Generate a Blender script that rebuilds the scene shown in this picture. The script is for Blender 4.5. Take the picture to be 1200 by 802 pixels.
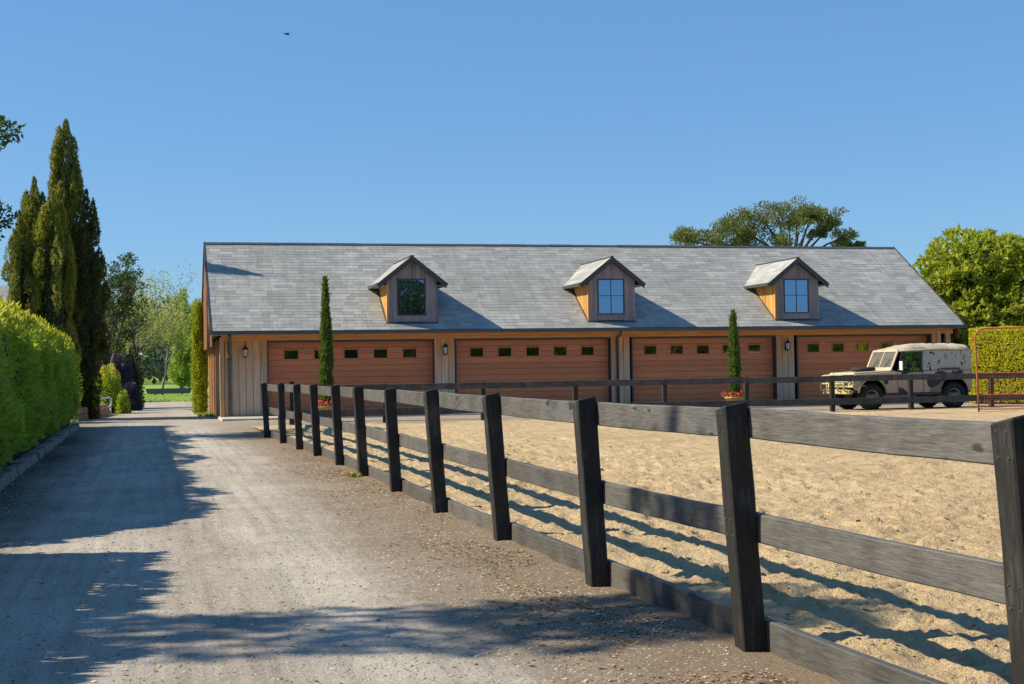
import bpy, math, random
import numpy as np
from mathutils import Vector, Matrix

for o in list(bpy.data.objects): bpy.data.objects.remove(o)
S = bpy.context.scene
C = S.collection
rng = np.random.default_rng(7)
rnd = random.Random(5)

# ------------------------------------------------------------------ camera
F_PX, YAW, PITCH, ROLL = 1631.26, 0.251146, 0.020611, -0.016448
def cam_axes():
    cy, sy, cp, sp = math.cos(YAW), math.sin(YAW), math.cos(PITCH), math.sin(PITCH)
    f = Vector((sy*cp, cy*cp, sp)); r = Vector((cy, -sy, 0)); u = r.cross(f)
    c, s = math.cos(ROLL), math.sin(ROLL)
    return r*c+u*s, u*c-r*s, f
cd = bpy.data.cameras.new('camera'); cam = bpy.data.objects.new('camera', cd); C.objects.link(cam)
r_, u_, f_ = cam_axes()
M = Matrix((( r_.x, u_.x, -f_.x, 0), (r_.y, u_.y, -f_.y, 0), (r_.z, u_.z, -f_.z, 1.4), (0, 0, 0, 1)))
cam.matrix_world = M
cd.sensor_width = 36; cd.sensor_fit = 'HORIZONTAL'; cd.lens = F_PX/1200*36
cd.clip_start = .05; cd.clip_end = 6000
S.camera = cam

# ------------------------------------------------------------------ light
SUN_EL = math.radians(39.5); SUN_V = Vector((-.970, .243, 0)).normalized()
to_sun = Vector((SUN_V.x*math.cos(SUN_EL), SUN_V.y*math.cos(SUN_EL), math.sin(SUN_EL)))
w = bpy.data.worlds.new('World'); S.world = w; w.use_nodes = True
nt = w.node_tree; nt.nodes.clear()
sky = nt.nodes.new('ShaderNodeTexSky'); sky.sky_type = 'NISHITA'; sky.sun_disc = False
sky.sun_elevation = SUN_EL; sky.sun_rotation = math.atan2(SUN_V.x, SUN_V.y)
sky.air_density = 1.0; sky.dust_density = .0; sky.ozone_density = 3.0; sky.altitude = 100
bg = nt.nodes.new('ShaderNodeBackground'); bg.inputs['Strength'].default_value = .15
wo = nt.nodes.new('ShaderNodeOutputWorld')
hs_ = nt.nodes.new('ShaderNodeHueSaturation'); hs_.inputs['Saturation'].default_value = 1.2
gm_ = nt.nodes.new('ShaderNodeGamma'); gm_.inputs[1].default_value = .50
tn_ = nt.nodes.new('ShaderNodeMix'); tn_.data_type = 'RGBA'; tn_.blend_type = 'MULTIPLY'; tn_.inputs[0].default_value = 1; tn_.inputs[7].default_value = (.352, .548, .775, 1)
nt.links.new(sky.outputs[0], hs_.inputs['Color']); nt.links.new(hs_.outputs[0], gm_.inputs[0]); nt.links.new(gm_.outputs[0], tn_.inputs[6]); nt.links.new(tn_.outputs[2], bg.inputs[0]); nt.links.new(bg.outputs[0], wo.inputs[0])
ld = bpy.data.lights.new('sun', 'SUN'); ld.energy = 2.85; ld.angle = math.radians(.5); ld.color = (1, .87, .66)
lo = bpy.data.objects.new('sun', ld); C.objects.link(lo)
lo.rotation_euler = to_sun.to_track_quat('Z', 'Y').to_euler(); lo.location = (-30, 20, 40)
S.view_settings.view_transform = 'Standard'; S.view_settings.look = 'None'
S.view_settings.exposure = 1.45; S.view_settings.gamma = 1
S.render.engine = 'CYCLES'

# ------------------------------------------------------------------ materials
def newmat(name):
    m = bpy.data.materials.new(name); m.use_nodes = True
    n = m.node_tree; n.nodes.clear()
    out = n.nodes.new('ShaderNodeOutputMaterial'); b = n.nodes.new('ShaderNodeBsdfPrincipled')
    n.links.new(b.outputs[0], out.inputs[0]); return m, n, b, out
def N(n, t, **k):
    x = n.nodes.new(t)
    for a, v in k.items(): setattr(x, a, v)
    return x
def pos(n, sc=(1, 1, 1), obj=False):
    mp = N(n, 'ShaderNodeMapping'); mp.inputs['Scale'].default_value = sc
    if obj: n.links.new(N(n, 'ShaderNodeTexCoord').outputs['Object'], mp.inputs[0])
    else: n.links.new(N(n, 'ShaderNodeNewGeometry').outputs['Position'], mp.inputs[0])
    return mp.outputs[0]
def noise(n, vec, scale, detail=4, rough=.55, dist=0):
    t = N(n, 'ShaderNodeTexNoise'); t.inputs['Scale'].default_value = scale; t.inputs['Detail'].default_value = detail
    t.inputs['Roughness'].default_value = rough; t.inputs['Distortion'].default_value = dist
    n.links.new(vec, t.inputs['Vector']); return t.outputs['Fac']
def ramp(n, fac, stops):
    t = N(n, 'ShaderNodeValToRGB'); e = t.color_ramp.elements
    while len(e) < len(stops): e.new(.5)
    for el, (p, c) in zip(e, stops):
        el.position = p; el.color = (c, c, c, 1) if not hasattr(c, '__len__') else (*c, 1)
    n.links.new(fac, t.inputs[0]); return t.outputs[0]
def mix(n, a, b, fac, mode='MIX'):
    t = N(n, 'ShaderNodeMix', data_type='RGBA', blend_type=mode)
    for s, v in ((t.inputs[0], fac), (t.inputs[6], a), (t.inputs[7], b)):
        if hasattr(v, 'is_linked'): n.links.new(v, s)
        elif hasattr(v, '__len__'): s.default_value = (*v, 1)
        elif s == t.inputs[0]: s.default_value = v
        else: s.default_value = (v, v, v, 1)
    return t.outputs[2]
def math_(n, op, a, b=0., clamp=False):
    t = N(n, 'ShaderNodeMath', operation=op, use_clamp=clamp)
    for s, v in ((t.inputs[0], a), (t.inputs[1], b)):
        if hasattr(v, 'is_linked'): n.links.new(v, s)
        else: s.default_value = v
    return t.outputs[0]
def bump(n, b, h, strength=.4, dist=.01):
    t = N(n, 'ShaderNodeBump'); t.inputs['Strength'].default_value = strength; t.inputs['Distance'].default_value = dist
    n.links.new(h, t.inputs['Height']); n.links.new(t.outputs[0], b.inputs['Normal'])
def piece_random(n):
    """different for every object and for every loose piece of a joined mesh"""
    a = N(n, 'ShaderNodeObjectInfo').outputs['Random']; g = N(n, 'ShaderNodeNewGeometry').outputs['Random Per Island']
    return math_(n, 'FRACT', math_(n, 'ADD', a, g))
def hsv(n, col, v):
    return mix(n, col, v, 1., 'MULTIPLY')
def simple(name, col, rough=.6, metal=0., var=.25, scale=6., bmp=.0, spec=.5):
    m, n, b, o = newmat(name)
    f = noise(n, pos(n), scale, 5)
    c2 = tuple(x*(1-var) for x in col)
    n.links.new(mix(n, c2, col, ramp(n, f, [(.3, 0.), (.7, 1.)])), b.inputs['Base Color'])
    b.inputs['Roughness'].default_value = rough; b.inputs['Metallic'].default_value = metal
    b.inputs['Specular IOR Level'].default_value = spec
    if bmp: bump(n, b, noise(n, pos(n), scale*8, 3), bmp, .01)
    return m
def leafmat(name, c1, c2, trans=.35, tcol=None, rough=.5, spec=.3):
    m, n, b, out = newmat(name)
    r = piece_random(n)
    big = noise(n, pos(n), 1.5, 4, .6)
    f = math_(n, 'ADD', math_(n, 'MULTIPLY', r, .5), math_(n, 'MULTIPLY', math_(n, 'SUBTRACT', big, .25), 1.05))
    col = mix(n, c1, c2, ramp(n, f, [(.15, 0.), (.9, 1.)]))
    n.links.new(col, b.inputs['Base Color']); b.inputs['Roughness'].default_value = rough
    b.inputs['Specular IOR Level'].default_value = spec
    t = N(n, 'ShaderNodeBsdfTranslucent')
    n.links.new(mix(n, col, tcol or tuple(x*1.6 for x in c2), .6), t.inputs[0])
    ms = N(n, 'ShaderNodeMixShader'); ms.inputs[0].default_value = trans
    n.links.new(b.outputs[0], ms.inputs[1]); n.links.new(t.outputs[0], ms.inputs[2]); n.links.new(ms.outputs[0], out.inputs[0])
    return m
def woodmat(name, cols, grain=(1, 1, 1), gs=14., rough=.75, rand=.35, bmp=.35, fade=None):
    """grain axis is the small value in `grain`; fade=(z0,z1,colour) greys the wood below a height (weathering)"""
    m, n, b, o = newmat(name)
    p = pos(n, grain); r = piece_random(n)
    off = N(n, 'ShaderNodeVectorMath', operation='ADD'); n.links.new(p, off.inputs[0])
    cm = N(n, 'ShaderNodeCombineXYZ')
    for i in range(3): n.links.new(math_(n, 'MULTIPLY', r, 37.+i*11), cm.inputs[i])
    n.links.new(cm.outputs[0], off.inputs[1])
    f = noise(n, off.outputs[0], gs, 6, .65, .6)
    col = ramp(n, f, [(.25, cols[0]), (.52, cols[1]), (.78, cols[2])])
    if fade:
        z = N(n, 'ShaderNodeSeparateXYZ'); n.links.new(N(n, 'ShaderNodeNewGeometry').outputs['Position'], z.inputs[0])
        zz = math_(n, 'ADD', z.outputs[2], math_(n, 'MULTIPLY', math_(n, 'SUBTRACT', noise(n, pos(n, (9, 9, .8)), 1.2, 4), .5), 1.6))
        k = math_(n, 'DIVIDE', math_(n, 'SUBTRACT', zz, fade[0]), fade[1]-fade[0], True)
        g = ramp(n, f, [(.25, tuple(x*.62 for x in fade[2])), (.75, fade[2])])
        col = mix(n, g, col, k)
    v = math_(n, 'ADD', math_(n, 'MULTIPLY', r, rand), 1-rand*.6)
    col = hsv(n, col, v)
    n.links.new(col, b.inputs['Base Color']); b.inputs['Roughness'].default_value = rough
    b.inputs['Specular IOR Level'].default_value = .25
    bump(n, b, f, bmp, .004)
    return m
def glassmat(name, col=(.01, .012, .014), rough=.03):
    m, n, b, o = newmat(name)
    b.inputs['Base Color'].default_value = (*col, 1); b.inputs['Roughness'].default_value = rough
    b.inputs['IOR'].default_value = 1.52; b.inputs['Specular IOR Level'].default_value = .9
    b.inputs['Coat Weight'].default_value = 1.; b.inputs['Coat Roughness'].default_value = .02; b.inputs['Coat IOR'].default_value = 1.9
    return m

def ground_mat():
    """packed gravel: paler wheel tracks, darker soil towards hedge and fence"""
    m, n, b, o = newmat('packed_gravel')
    P = pos(n); sx = N(n, 'ShaderNodeSeparateXYZ'); n.links.new(P, sx.inputs[0])
    wob = math_(n, 'MULTIPLY', math_(n, 'SUBTRACT', noise(n, pos(n, (1, .35, 1)), .8, 4), .5), 1.3)
    x = math_(n, 'ADD', sx.outputs[0], wob)
    fine = math_(n, 'ADD', math_(n, 'MULTIPLY', noise(n, P, 110, 4, .75), .55), math_(n, 'MULTIPLY', noise(n, P, 34, 4, .8), .45)); mid = noise(n, P, 9, 5, .6); big = noise(n, pos(n, (1, .25, 1)), 1.3, 4)
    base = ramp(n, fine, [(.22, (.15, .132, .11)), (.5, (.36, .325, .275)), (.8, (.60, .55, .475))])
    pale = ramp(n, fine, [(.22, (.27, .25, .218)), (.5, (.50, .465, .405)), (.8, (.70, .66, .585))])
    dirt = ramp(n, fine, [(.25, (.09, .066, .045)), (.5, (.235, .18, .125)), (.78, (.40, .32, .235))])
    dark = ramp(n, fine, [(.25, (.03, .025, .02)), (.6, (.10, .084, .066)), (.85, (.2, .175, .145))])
    def band(c, w_):   # 1 inside |x-c|<w_
        d = math_(n, 'ABSOLUTE', math_(n, 'SUBTRACT', x, c)); return ramp(n, math_(n, 'DIVIDE', d, w_), [(.45, 1.), (1., 0.)])
    track = math_(n, 'MAXIMUM', band(-.45, .75), band(1.05, .75))
    track = math_(n, 'MULTIPLY', track, ramp(n, big, [(.3, .25), (.7, 1.)]))
    col = mix(n, base, pale, track)
    lines = noise(n, pos(n, (5.5, .12, 1)), 1.6, 5, .65); col = hsv(n, col, ramp(n, lines, [(.3, .74), (.5, 1.), (.7, 1.12)]))
    blot = noise(n, P, 1.1, 5, .65); col = hsv(n, col, ramp(n, blot, [(.35, .84), (.62, 1.06)]))
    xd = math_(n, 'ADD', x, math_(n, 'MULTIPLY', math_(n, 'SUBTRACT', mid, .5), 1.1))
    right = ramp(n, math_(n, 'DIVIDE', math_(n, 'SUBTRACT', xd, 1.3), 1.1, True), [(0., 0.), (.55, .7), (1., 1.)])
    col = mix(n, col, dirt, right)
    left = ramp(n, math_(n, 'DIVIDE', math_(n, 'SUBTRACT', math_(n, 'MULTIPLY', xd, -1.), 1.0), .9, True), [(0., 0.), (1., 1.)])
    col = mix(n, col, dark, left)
    far = math_(n, 'DIVIDE', math_(n, 'SUBTRACT', sx.outputs[1], 33.), 10., True)
    col = mix(n, col, base, math_(n, 'MULTIPLY', far, .7))
    spots = ramp(n, noise(n, P, 22, 4, .7), [(.64, 0.), (.70, 1.)])
    col = mix(n, col, (.10, .075, .05), math_(n, 'MULTIPLY', spots, .45))
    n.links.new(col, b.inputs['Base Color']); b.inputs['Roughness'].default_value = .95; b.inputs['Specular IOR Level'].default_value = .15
    bump(n, b, math_(n, 'ADD', fine, math_(n, 'MULTIPLY', mid, 1.5)), .9, .02)
    return m
def sand_mat():
    m, n, b, o = newmat('arena_sand')
    P = pos(n); f = noise(n, P, 60, 5, .7); g = noise(n, P, 5, 5, .65); bg_ = noise(n, P, .35, 3)
    c = ramp(n, f, [(.25, (.36, .25, .13)), (.5, (.62, .475, .28)), (.8, (.76, .62, .42))])
    c = mix(n, c, (.32, .21, .105), ramp(n, g, [(.5, 0.), (.7, .65)]))
    c = mix(n, c, (.68, .54, .33), ramp(n, bg_, [(.45, 0.), (.7, .5)]))
    c = mix(n, c, (.34, .24, .13), ramp(n, noise(n, pos(n, (.5, 1, 1)), .55, 5, .6), [(.52, 0.), (.7, .4)]))
    n.links.new(c, b.inputs['Base Color']); b.inputs['Roughness'].default_value = .95; b.inputs['Specular IOR Level'].default_value = .1
    bump(n, b, math_(n, 'ADD', f, math_(n, 'MULTIPLY', noise(n, P, 16, 4, .7), 1.6)), .9, .04)
    return m
def grass_ground_mat():
    m, n, b, o = newmat('meadow')
    P = pos(n); f = noise(n, P, 2.2, 6, .7); g = noise(n, pos(n, (1, .2, 1)), .12, 4)
    c = ramp(n, f, [(.25, (.09, .17, .02)), (.55, (.20, .33, .035)), (.8, (.34, .45, .06))])
    c = mix(n, c, (.46, .42, .06), ramp(n, g, [(.5, 0.), (.68, .55)]))
    n.links.new(c, b.inputs['Base Color']); b.inputs['Roughness'].default_value = .9
    bump(n, b, f, .8, .1); return m
def shingle_mat():
    m, n, b, o = newmat('slate_shingle')
    r = piece_random(n); f = noise(n, pos(n, (6, 6, 6)), 3, 5, .7); g = noise(n, pos(n, (.6, .6, .6)), .9, 4)
    c = ramp(n, r, [(0., (.27, .283, .28)), (.35, (.325, .335, .33)), (.7, (.37, .375, .365)), (1., (.43, .43, .415))])
    c = mix(n, c, (.25, .27, .255), ramp(n, g, [(.42, .0), (.62, .55)]))
    st_ = noise(n, pos(n, (7, .5, .5)), 1., 4, .6); c = hsv(n, c, ramp(n, st_, [(.3, .86), (.65, 1.06)]))
    c = hsv(n, c, ramp(n, f, [(.2, .78), (.8, 1.08)]))
    n.links.new(c, b.inputs['Base Color']); b.inputs['Roughness'].default_value = .7; b.inputs['Specular IOR Level'].default_value = .35
    bump(n, b, f, .35, .01); return m
def fence_mat(name, dark, grey, amount):
    """black stained timber worn to grey"""
    m, n, b, o = newmat(name)
    r = piece_random(n)
    lo_ = {'post': (14, 14, 1.2), 'rail': (26, 1.3, 26), 'railx': (1.3, 26, 26)}[name.split('_')[0]]
    p = pos(n, lo_); f = noise(n, p, 3.2, 6, .7, .8); g = noise(n, pos(n), 3.5, 4); sp = noise(n, pos(n), 45, 4, .7)
    k = math_(n, 'ADD', math_(n, 'MULTIPLY', f, .75), math_(n, 'MULTIPLY', g, .55))
    c = mix(n, dark, grey, ramp(n, k, [(amount, 0.), (amount+.3, 1.)]))
    fg = noise(n, pos(n, tuple(v*2.2 for v in lo_)), 3.2, 5, .7, .3); c = hsv(n, c, ramp(n, fg, [(.35, .62), (.55, 1.05), (.7, 1.2)]))
    kn = noise(n, pos(n, tuple(9. if v > 2 else 3. for v in lo_)), 1.3, 2, .4); c = mix(n, c, (.012, .010, .009), ramp(n, kn, [(.72, 0.), (.76, .8)]))
    c = mix(n, c, (.30, .28, .25), ramp(n, sp, [(.70, 0.), (.76, .7)]))
    c = hsv(n, c, math_(n, 'ADD', math_(n, 'MULTIPLY', r, .35), .8))
    n.links.new(c, b.inputs['Base Color']); b.inputs['Roughness'].default_value = .62; b.inputs['Specular IOR Level'].default_value = .4
    bump(n, b, f, .5, .006); return m

MT = {}
MT['gravel'] = ground_mat(); MT['sand'] = sand_mat(); MT['meadow'] = grass_ground_mat()
MT['shingle'] = shingle_mat()
MT['post'] = fence_mat('post_timber', (.016, .015, .014), (.085, .082, .078), .66)
MT['rail'] = fence_mat('rail_timber', (.05, .048, .046), (.118, .114, .108), .45)
MT['railx'] = fence_mat('railx_timber', (.03, .029, .028), (.12, .115, .11), .55)
MT['board'] = woodmat('weathered_board', [(.34, .16, .07), (.62, .30, .12), (.78, .44, .2)], (8, 8, .5), 2.2, fade=(1.1, 2.35, (.62, .48, .35)))
MT['dboardshade'] = woodmat('dormer_board_shaded', [(.17, .145, .15), (.27, .235, .235), (.38, .32, .29)], (9, 9, .5), 2.4)  # grey of the shaded dormer front put into the wood colour
MT['dboardsun'] = woodmat('dormer_board_sunlit', [(.26, .12, .035), (.52, .27, .08), (.68, .42, .16)], (9, 9, .5), 2.4, rand=.5)  # orange of the sunlit dormer side put into the wood colour
MT['gable'] = woodmat('gable_board', [(.16, .075, .035), (.27, .125, .055), (.36, .18, .085)], (9, 9, .5), 2.2)
MT['beam'] = woodmat('cedar_beam', [(.32, .14, .05), (.55, .25, .085), (.66, .34, .13)], (.5, 9, 9), 2.2)
MT['postwood'] = woodmat('cedar_post', [(.36, .19, .09), (.56, .33, .17), (.66, .43, .25)], (9, 9, .5), 2.2)
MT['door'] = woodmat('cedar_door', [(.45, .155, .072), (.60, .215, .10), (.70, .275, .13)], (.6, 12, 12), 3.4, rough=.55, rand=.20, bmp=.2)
MT['trim'] = simple('dark_trim', (.045, .05, .056), .5, 0, .2, 3)
MT['gutter'] = simple('grey_gutter', (.075, .08, .08), .45, 0, .2, 2)
MT['dark'] = simple('dark_void', (.012, .012, .012), .9)
def mirrorglass(name, tint, k, dark):
    m, n, b, out = newmat(name); b.inputs['Base Color'].default_value = (*dark, 1); b.inputs['Roughness'].default_value = .2
    g = N(n, 'ShaderNodeBsdfGlossy'); g.inputs['Color'].default_value = (*tint, 1); g.inputs['Roughness'].default_value = .015
    x = N(n, 'ShaderNodeMixShader'); x.inputs[0].default_value = k
    n.links.new(b.outputs[0], x.inputs[1]); n.links.new(g.outputs[0], x.inputs[2]); n.links.new(x.outputs[0], out.inputs[0])
    bump(n, b, noise(n, pos(n), 1.2, 1), .05, .01); return m
MT['glass'] = mirrorglass('sky_tinted_glass', (.27, .44, .68), .6, (.01, .014, .02))  # blue of the mirrored sky put into the gloss tint
MT['glassd'] = glassmat('door_glass', (.006, .012, .006), .06)
MT['concrete'] = simple('concrete', (.50, .475, .42), .9, 0, .3, 1.6, .3)
MT['kerbstone'] = simple('edging_stone', (.27, .24, .20), .9, 0, .5, 7, .6)
MT['sandstone'] = simple('sandstone', (.36, .28, .185), .9, 0, .45, 5, .6)
MT['bark'] = simple('bark', (.11, .085, .065), .9, 0, .5, 14, .8)
MT['barkpale'] = simple('pale_bark', (.22, .19, .16), .9, 0, .5, 14, .6)
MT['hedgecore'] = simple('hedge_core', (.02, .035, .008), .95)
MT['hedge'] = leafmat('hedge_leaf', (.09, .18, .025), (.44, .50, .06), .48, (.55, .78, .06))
MT['hedgesun'] = leafmat('hedge_leaf_sunlit', (.25, .33, .02), (.48, .48, .04), .45, (.75, .72, .06))  # yellow of the sunlit hedge top put into the leaf colour
MT['hedgeR'] = leafmat('golden_hedge_leaf', (.44, .46, .014), (.62, .58, .03), .35, (.9, .85, .06))
MT['cyp'] = leafmat('cypress_spray', (.09, .12, .022), (.30, .31, .06), .3, (.42, .42, .07))
MT['cypl'] = leafmat('olive_cypress_spray', (.10, .14, .02), (.34, .36, .06), .35, (.55, .55, .08))
MT['cypd'] = leafmat('dark_cypress_spray', (.04, .055, .016), (.13, .15, .04), .25)
MT['slim'] = leafmat('pencil_cypress_spray', (.05, .10, .02), (.13, .21, .04), .3, (.3, .42, .05))
MT['dkleaf'] = leafmat('dark_leaf', (.02, .04, .01), (.075, .12, .022), .3)
MT['mag'] = leafmat('glossy_leaf', (.11, .165, .015), (.42, .46, .045), .35, (.7, .75, .06), rough=.5, spec=.3)
MT['pine'] = leafmat('pine_needle', (.06, .085, .022), (.18, .20, .05), .3)
MT['pale'] = leafmat('spring_leaf', (.16, .20, .05), (.34, .36, .10), .45, (.6, .65, .15))
MT['poplar'] = leafmat('poplar_leaf', (.12, .22, .03), (.28, .38, .06), .45, (.5, .65, .1))
MT['goldcon'] = leafmat('golden_conifer', (.26, .34, .02), (.46, .52, .04), .35, (.5, .55, .05))
MT['purple'] = leafmat('plum_leaf', (.03, .03, .05), (.075, .065, .12), .2)
MT['blueg'] = leafmat('far_leaf', (.05, .075, .055), (.11, .15, .09), .25)
MT['flower'] = leafmat('pink_petal', (.60, .03, .06), (.85, .10, .14), .3, (.9, .1, .15))
MT['weed'] = leafmat('weed_leaf', (.10, .18, .02), (.28, .34, .05), .4)
MT['litter'] = leafmat('fallen_leaf', (.12, .06, .028), (.60, .44, .25), .05, (.4, .3, .2), .8, .1)
MT['litterred'] = leafmat('rusty_fallen_leaf', (.10, .045, .02), (.36, .17, .07), .05, (.3, .1, .05), .8, .1)
MT['pebble'] = leafmat('pebble', (.07, .062, .052), (.72, .67, .59), .0, rough=.9, spec=.1)

# ------------------------------------------------------------------ mesh helpers
class MB:
    def __init__(s): s.v = []; s.f = []
    def add(s, v, f):
        k = len(s.v); s.v += [tuple(p) for p in v]; s.f += [tuple(i+k for i in q) for q in f]; return s
    def box(s, x0, x1, y0, y1, z0, z1):
        return s.add([(x0,y0,z0),(x1,y0,z0),(x1,y1,z0),(x0,y1,z0),(x0,y0,z1),(x1,y0,z1),(x1,y1,z1),(x0,y1,z1)],
                     [(0,3,2,1),(4,5,6,7),(0,1,5,4),(1,2,6,5),(2,3,7,6),(3,0,4,7)])
    def hexa(s, p):  # 8 corners, bottom ring then top ring
        return s.add(p, [(0,3,2,1),(4,5,6,7),(0,1,5,4),(1,2,6,5),(2,3,7,6),(3,0,4,7)])
    def prism(s, poly, a, b, axis):
        """poly 2D extruded between a and b along axis"""
        def P(u, v, t): return {'x': (t, u, v), 'y': (u, t, v), 'z': (u, v, t)}[axis]
        n = len(poly); v = [P(u, q, a) for u, q in poly]+[P(u, q, b) for u, q in poly]
        f = [tuple(range(n-1, -1, -1)), tuple(range(n, 2*n))]+[(i, (i+1) % n, (i+1) % n+n, i+n) for i in range(n)]
        return s.add(v, f)
    def tube(s, pts, rad, n=8, cap=True):
        pts = [Vector(p) for p in pts]; k0 = len(s.v)
        if not hasattr(rad, '__len__'): rad = [rad]*len(pts)
        up = None
        for i, p in enumerate(pts):
            d = (pts[min(i+1, len(pts)-1)]-pts[max(i-1, 0)]).normalized()
            if up is None: up = d.orthogonal().normalized()
            up = (up-d*up.dot(d)).normalized(); q = d.cross(up)
            for j in range(n):
                a = 2*math.pi*j/n; s.v.append(tuple(p+(up*math.cos(a)+q*math.sin(a))*rad[i]))
        for i in range(len(pts)-1):
            for j in range(n):
                a = k0+i*n+j; b = k0+i*n+(j+1) % n; s.f.append((a, b, b+n, a+n))
        if cap:
            s.f.append(tuple(k0+j for j in range(n-1, -1, -1))); e = k0+(len(pts)-1)*n; s.f.append(tuple(e+j for j in range(n)))
        return s
    def lathe(s, prof, c, n=16, axis='z', cap=True):
        """profile (r, t) turned about an axis through c"""
        k0 = len(s.v)
        for r, t in prof:
            for j in range(n):
                a = 2*math.pi*j/n; x, y = r*math.cos(a), r*math.sin(a)
                s.v.append({'z': (c[0]+x, c[1]+y, c[2]+t), 'y': (c[0]+x, c[1]+t, c[2]+y), 'x': (c[0]+t, c[1]+x, c[2]+y)}[axis])
        for i in range(len(prof)-1):
            for j in range(n):
                a = k0+i*n+j; b = k0+i*n+(j+1) % n; s.f.append((a, b, b+n, a+n))
        if cap: s.f.append(tuple(k0+j for j in range(n))); e = k0+(len(prof)-1)*n; s.f.append(tuple(e+j for j in range(n)))
        return s
    def mesh(s, name):
        me = bpy.data.meshes.new(name); me.from_pydata(s.v, [], s.f); me.update(); return me
    def build(s, name, mat, parent=None, smooth=False, bevel=0):
        me = s.mesh(name); fix_normals(me)
        return link(name, me, mat, parent, smooth, bevel)
def fix_normals(me):
    import bmesh
    bm = bmesh.new(); bm.from_mesh(me); bmesh.ops.recalc_face_normals(bm, faces=bm.faces); bm.to_mesh(me); bm.free()
def link(name, me, mat, parent=None, smooth=False, bevel=0):
    if mat is not None and not me.materials: me.materials.append(MT[mat] if isinstance(mat, str) else mat)
    if smooth: me.polygons.foreach_set('use_smooth', [True]*len(me.polygons))
    o = bpy.data.objects.new(name, me); C.objects.link(o)
    if parent: o.parent = parent
    if bevel:
        b = o.modifiers.new('edge', 'BEVEL'); b.width = bevel; b.segments = 1; b.limit_method = 'ANGLE'
    return o
def share(name, me, parent, loc, rot=None, scale=None):
    o = bpy.data.objects.new(name, me); C.objects.link(o); o.parent = parent; o.location = loc
    if rot: o.rotation_euler = rot
    if scale: o.scale = scale
    return o
def tag(o, label, cat, group=None):
    o['label'] = label; o['category'] = cat
    if group: o['group'] = group
    return o
def thing(name, label, cat, loc=(0, 0, 0), rz=0, group=None):
    o = bpy.data.objects.new(name, None); C.objects.link(o); o.location = loc; o.rotation_euler = (0, 0, rz)
    o.empty_display_size = .2
    return tag(o, label, cat, group)
def kind(o, k): o['kind'] = k; return o
def copy_tree(o, parent=None):
    c = o.copy(); C.objects.link(c); c.parent = parent
    for ch in o.children: copy_tree(ch, c)
    return c

def mesh_np(name, V, Fq):
    me = bpy.data.meshes.new(name); nv, nf = len(V), len(Fq); k = Fq.shape[1]
    me.vertices.add(nv); me.vertices.foreach_set('co', np.ascontiguousarray(V, np.float32).ravel())
    me.loops.add(nf*k); me.loops.foreach_set('vertex_index', np.ascontiguousarray(Fq, np.int32).ravel())
    me.polygons.add(nf); me.polygons.foreach_set('loop_start', np.arange(0, nf*k, k, dtype=np.int32))
    me.update(calc_edges=True); return me
def unit(a): return a/np.maximum(np.linalg.norm(a, axis=1, keepdims=True), 1e-9)
def leaf_arrays(P, D, L, W):
    """diamond leaves: root P, axis D, length L, width W"""
    n = len(P); D = unit(D); S_ = unit(np.cross(D, rng.normal(size=(n, 3))))
    L = np.broadcast_to(np.asarray(L, float), (n,))[:, None]; W = np.broadcast_to(np.asarray(W, float), (n,))[:, None]
    V = np.stack([P, P+D*L*.45+S_*W*.5, P+D*L, P+D*L*.45-S_*W*.5], 1).reshape(-1, 3)
    return V
def leaves(name, P, D, L, W, mat, parent=None, stuff=False):
    V = leaf_arrays(P, D, L, W); Fq = np.arange(len(V)).reshape(-1, 4)
    o = link(name, mesh_np(name, V, Fq), mat, parent)
    if stuff: kind(o, 'stuff')
    return o
def sphere_pts(n, up=0.):
    d = unit(rng.normal(size=(n, 3))); d[:, 2] += up; return unit(d)
def blob_leaves(centres, radii, per, L, Wf, out=.6, up=.3, shell=.35):
    """leaves spread through ellipsoid clumps -> P, D"""
    P = []; D = []
    for c, r in zip(centres, radii):
        d = sphere_pts(per); rad = 1-shell*rng.random((per, 1))**1.5
        P.append(np.asarray(c)+d*rad*np.asarray(r)); D.append(d*out+np.array([0, 0, up])+rng.normal(size=(per, 3))*.45)
    return np.concatenate(P), np.concatenate(D)
def vnoise(x, y, seed=0):
    """cheap smooth value noise on arrays"""
    r2 = np.random.default_rng(seed); T = r2.random((256, 256))
    xi = np.floor(x).astype(int); yi = np.floor(y).astype(int); fx = x-xi; fy = y-yi
    fx = fx*fx*(3-2*fx); fy = fy*fy*(3-2*fy); g = lambda a, b: T[a % 256, b % 256]
    return (g(xi, yi)*(1-fx)+g(xi+1, yi)*fx)*(1-fy)+(g(xi, yi+1)*(1-fx)+g(xi+1, yi+1)*fx)*fy
def fence_x(Y): return np.interp(Y, [1.7, 4.1, 6.4, 8.6, 13.5, 21.2, 26, 31.5, 37], [2.97, 2.90, 2.84, 2.755, 2.70, 2.70, 2.57, 2.40, 2.35])
def grid_mesh(name, xs, ys, zf, mat, shift=False):
    X, Y = np.meshgrid(xs, ys)
    if shift: X = X+fence_x(Y)
    Z = zf(X, Y); V = np.stack([X, Y, Z], 2).reshape(-1, 3)
    ny, nx = X.shape; i = np.arange(ny-1)[:, None]*nx+np.arange(nx-1)[None]
    Fq = np.stack([i, i+1, i+nx+1, i+nx], 2).reshape(-1, 4)
    return link(name, mesh_np(name, V, Fq), mat, None, True)

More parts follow.
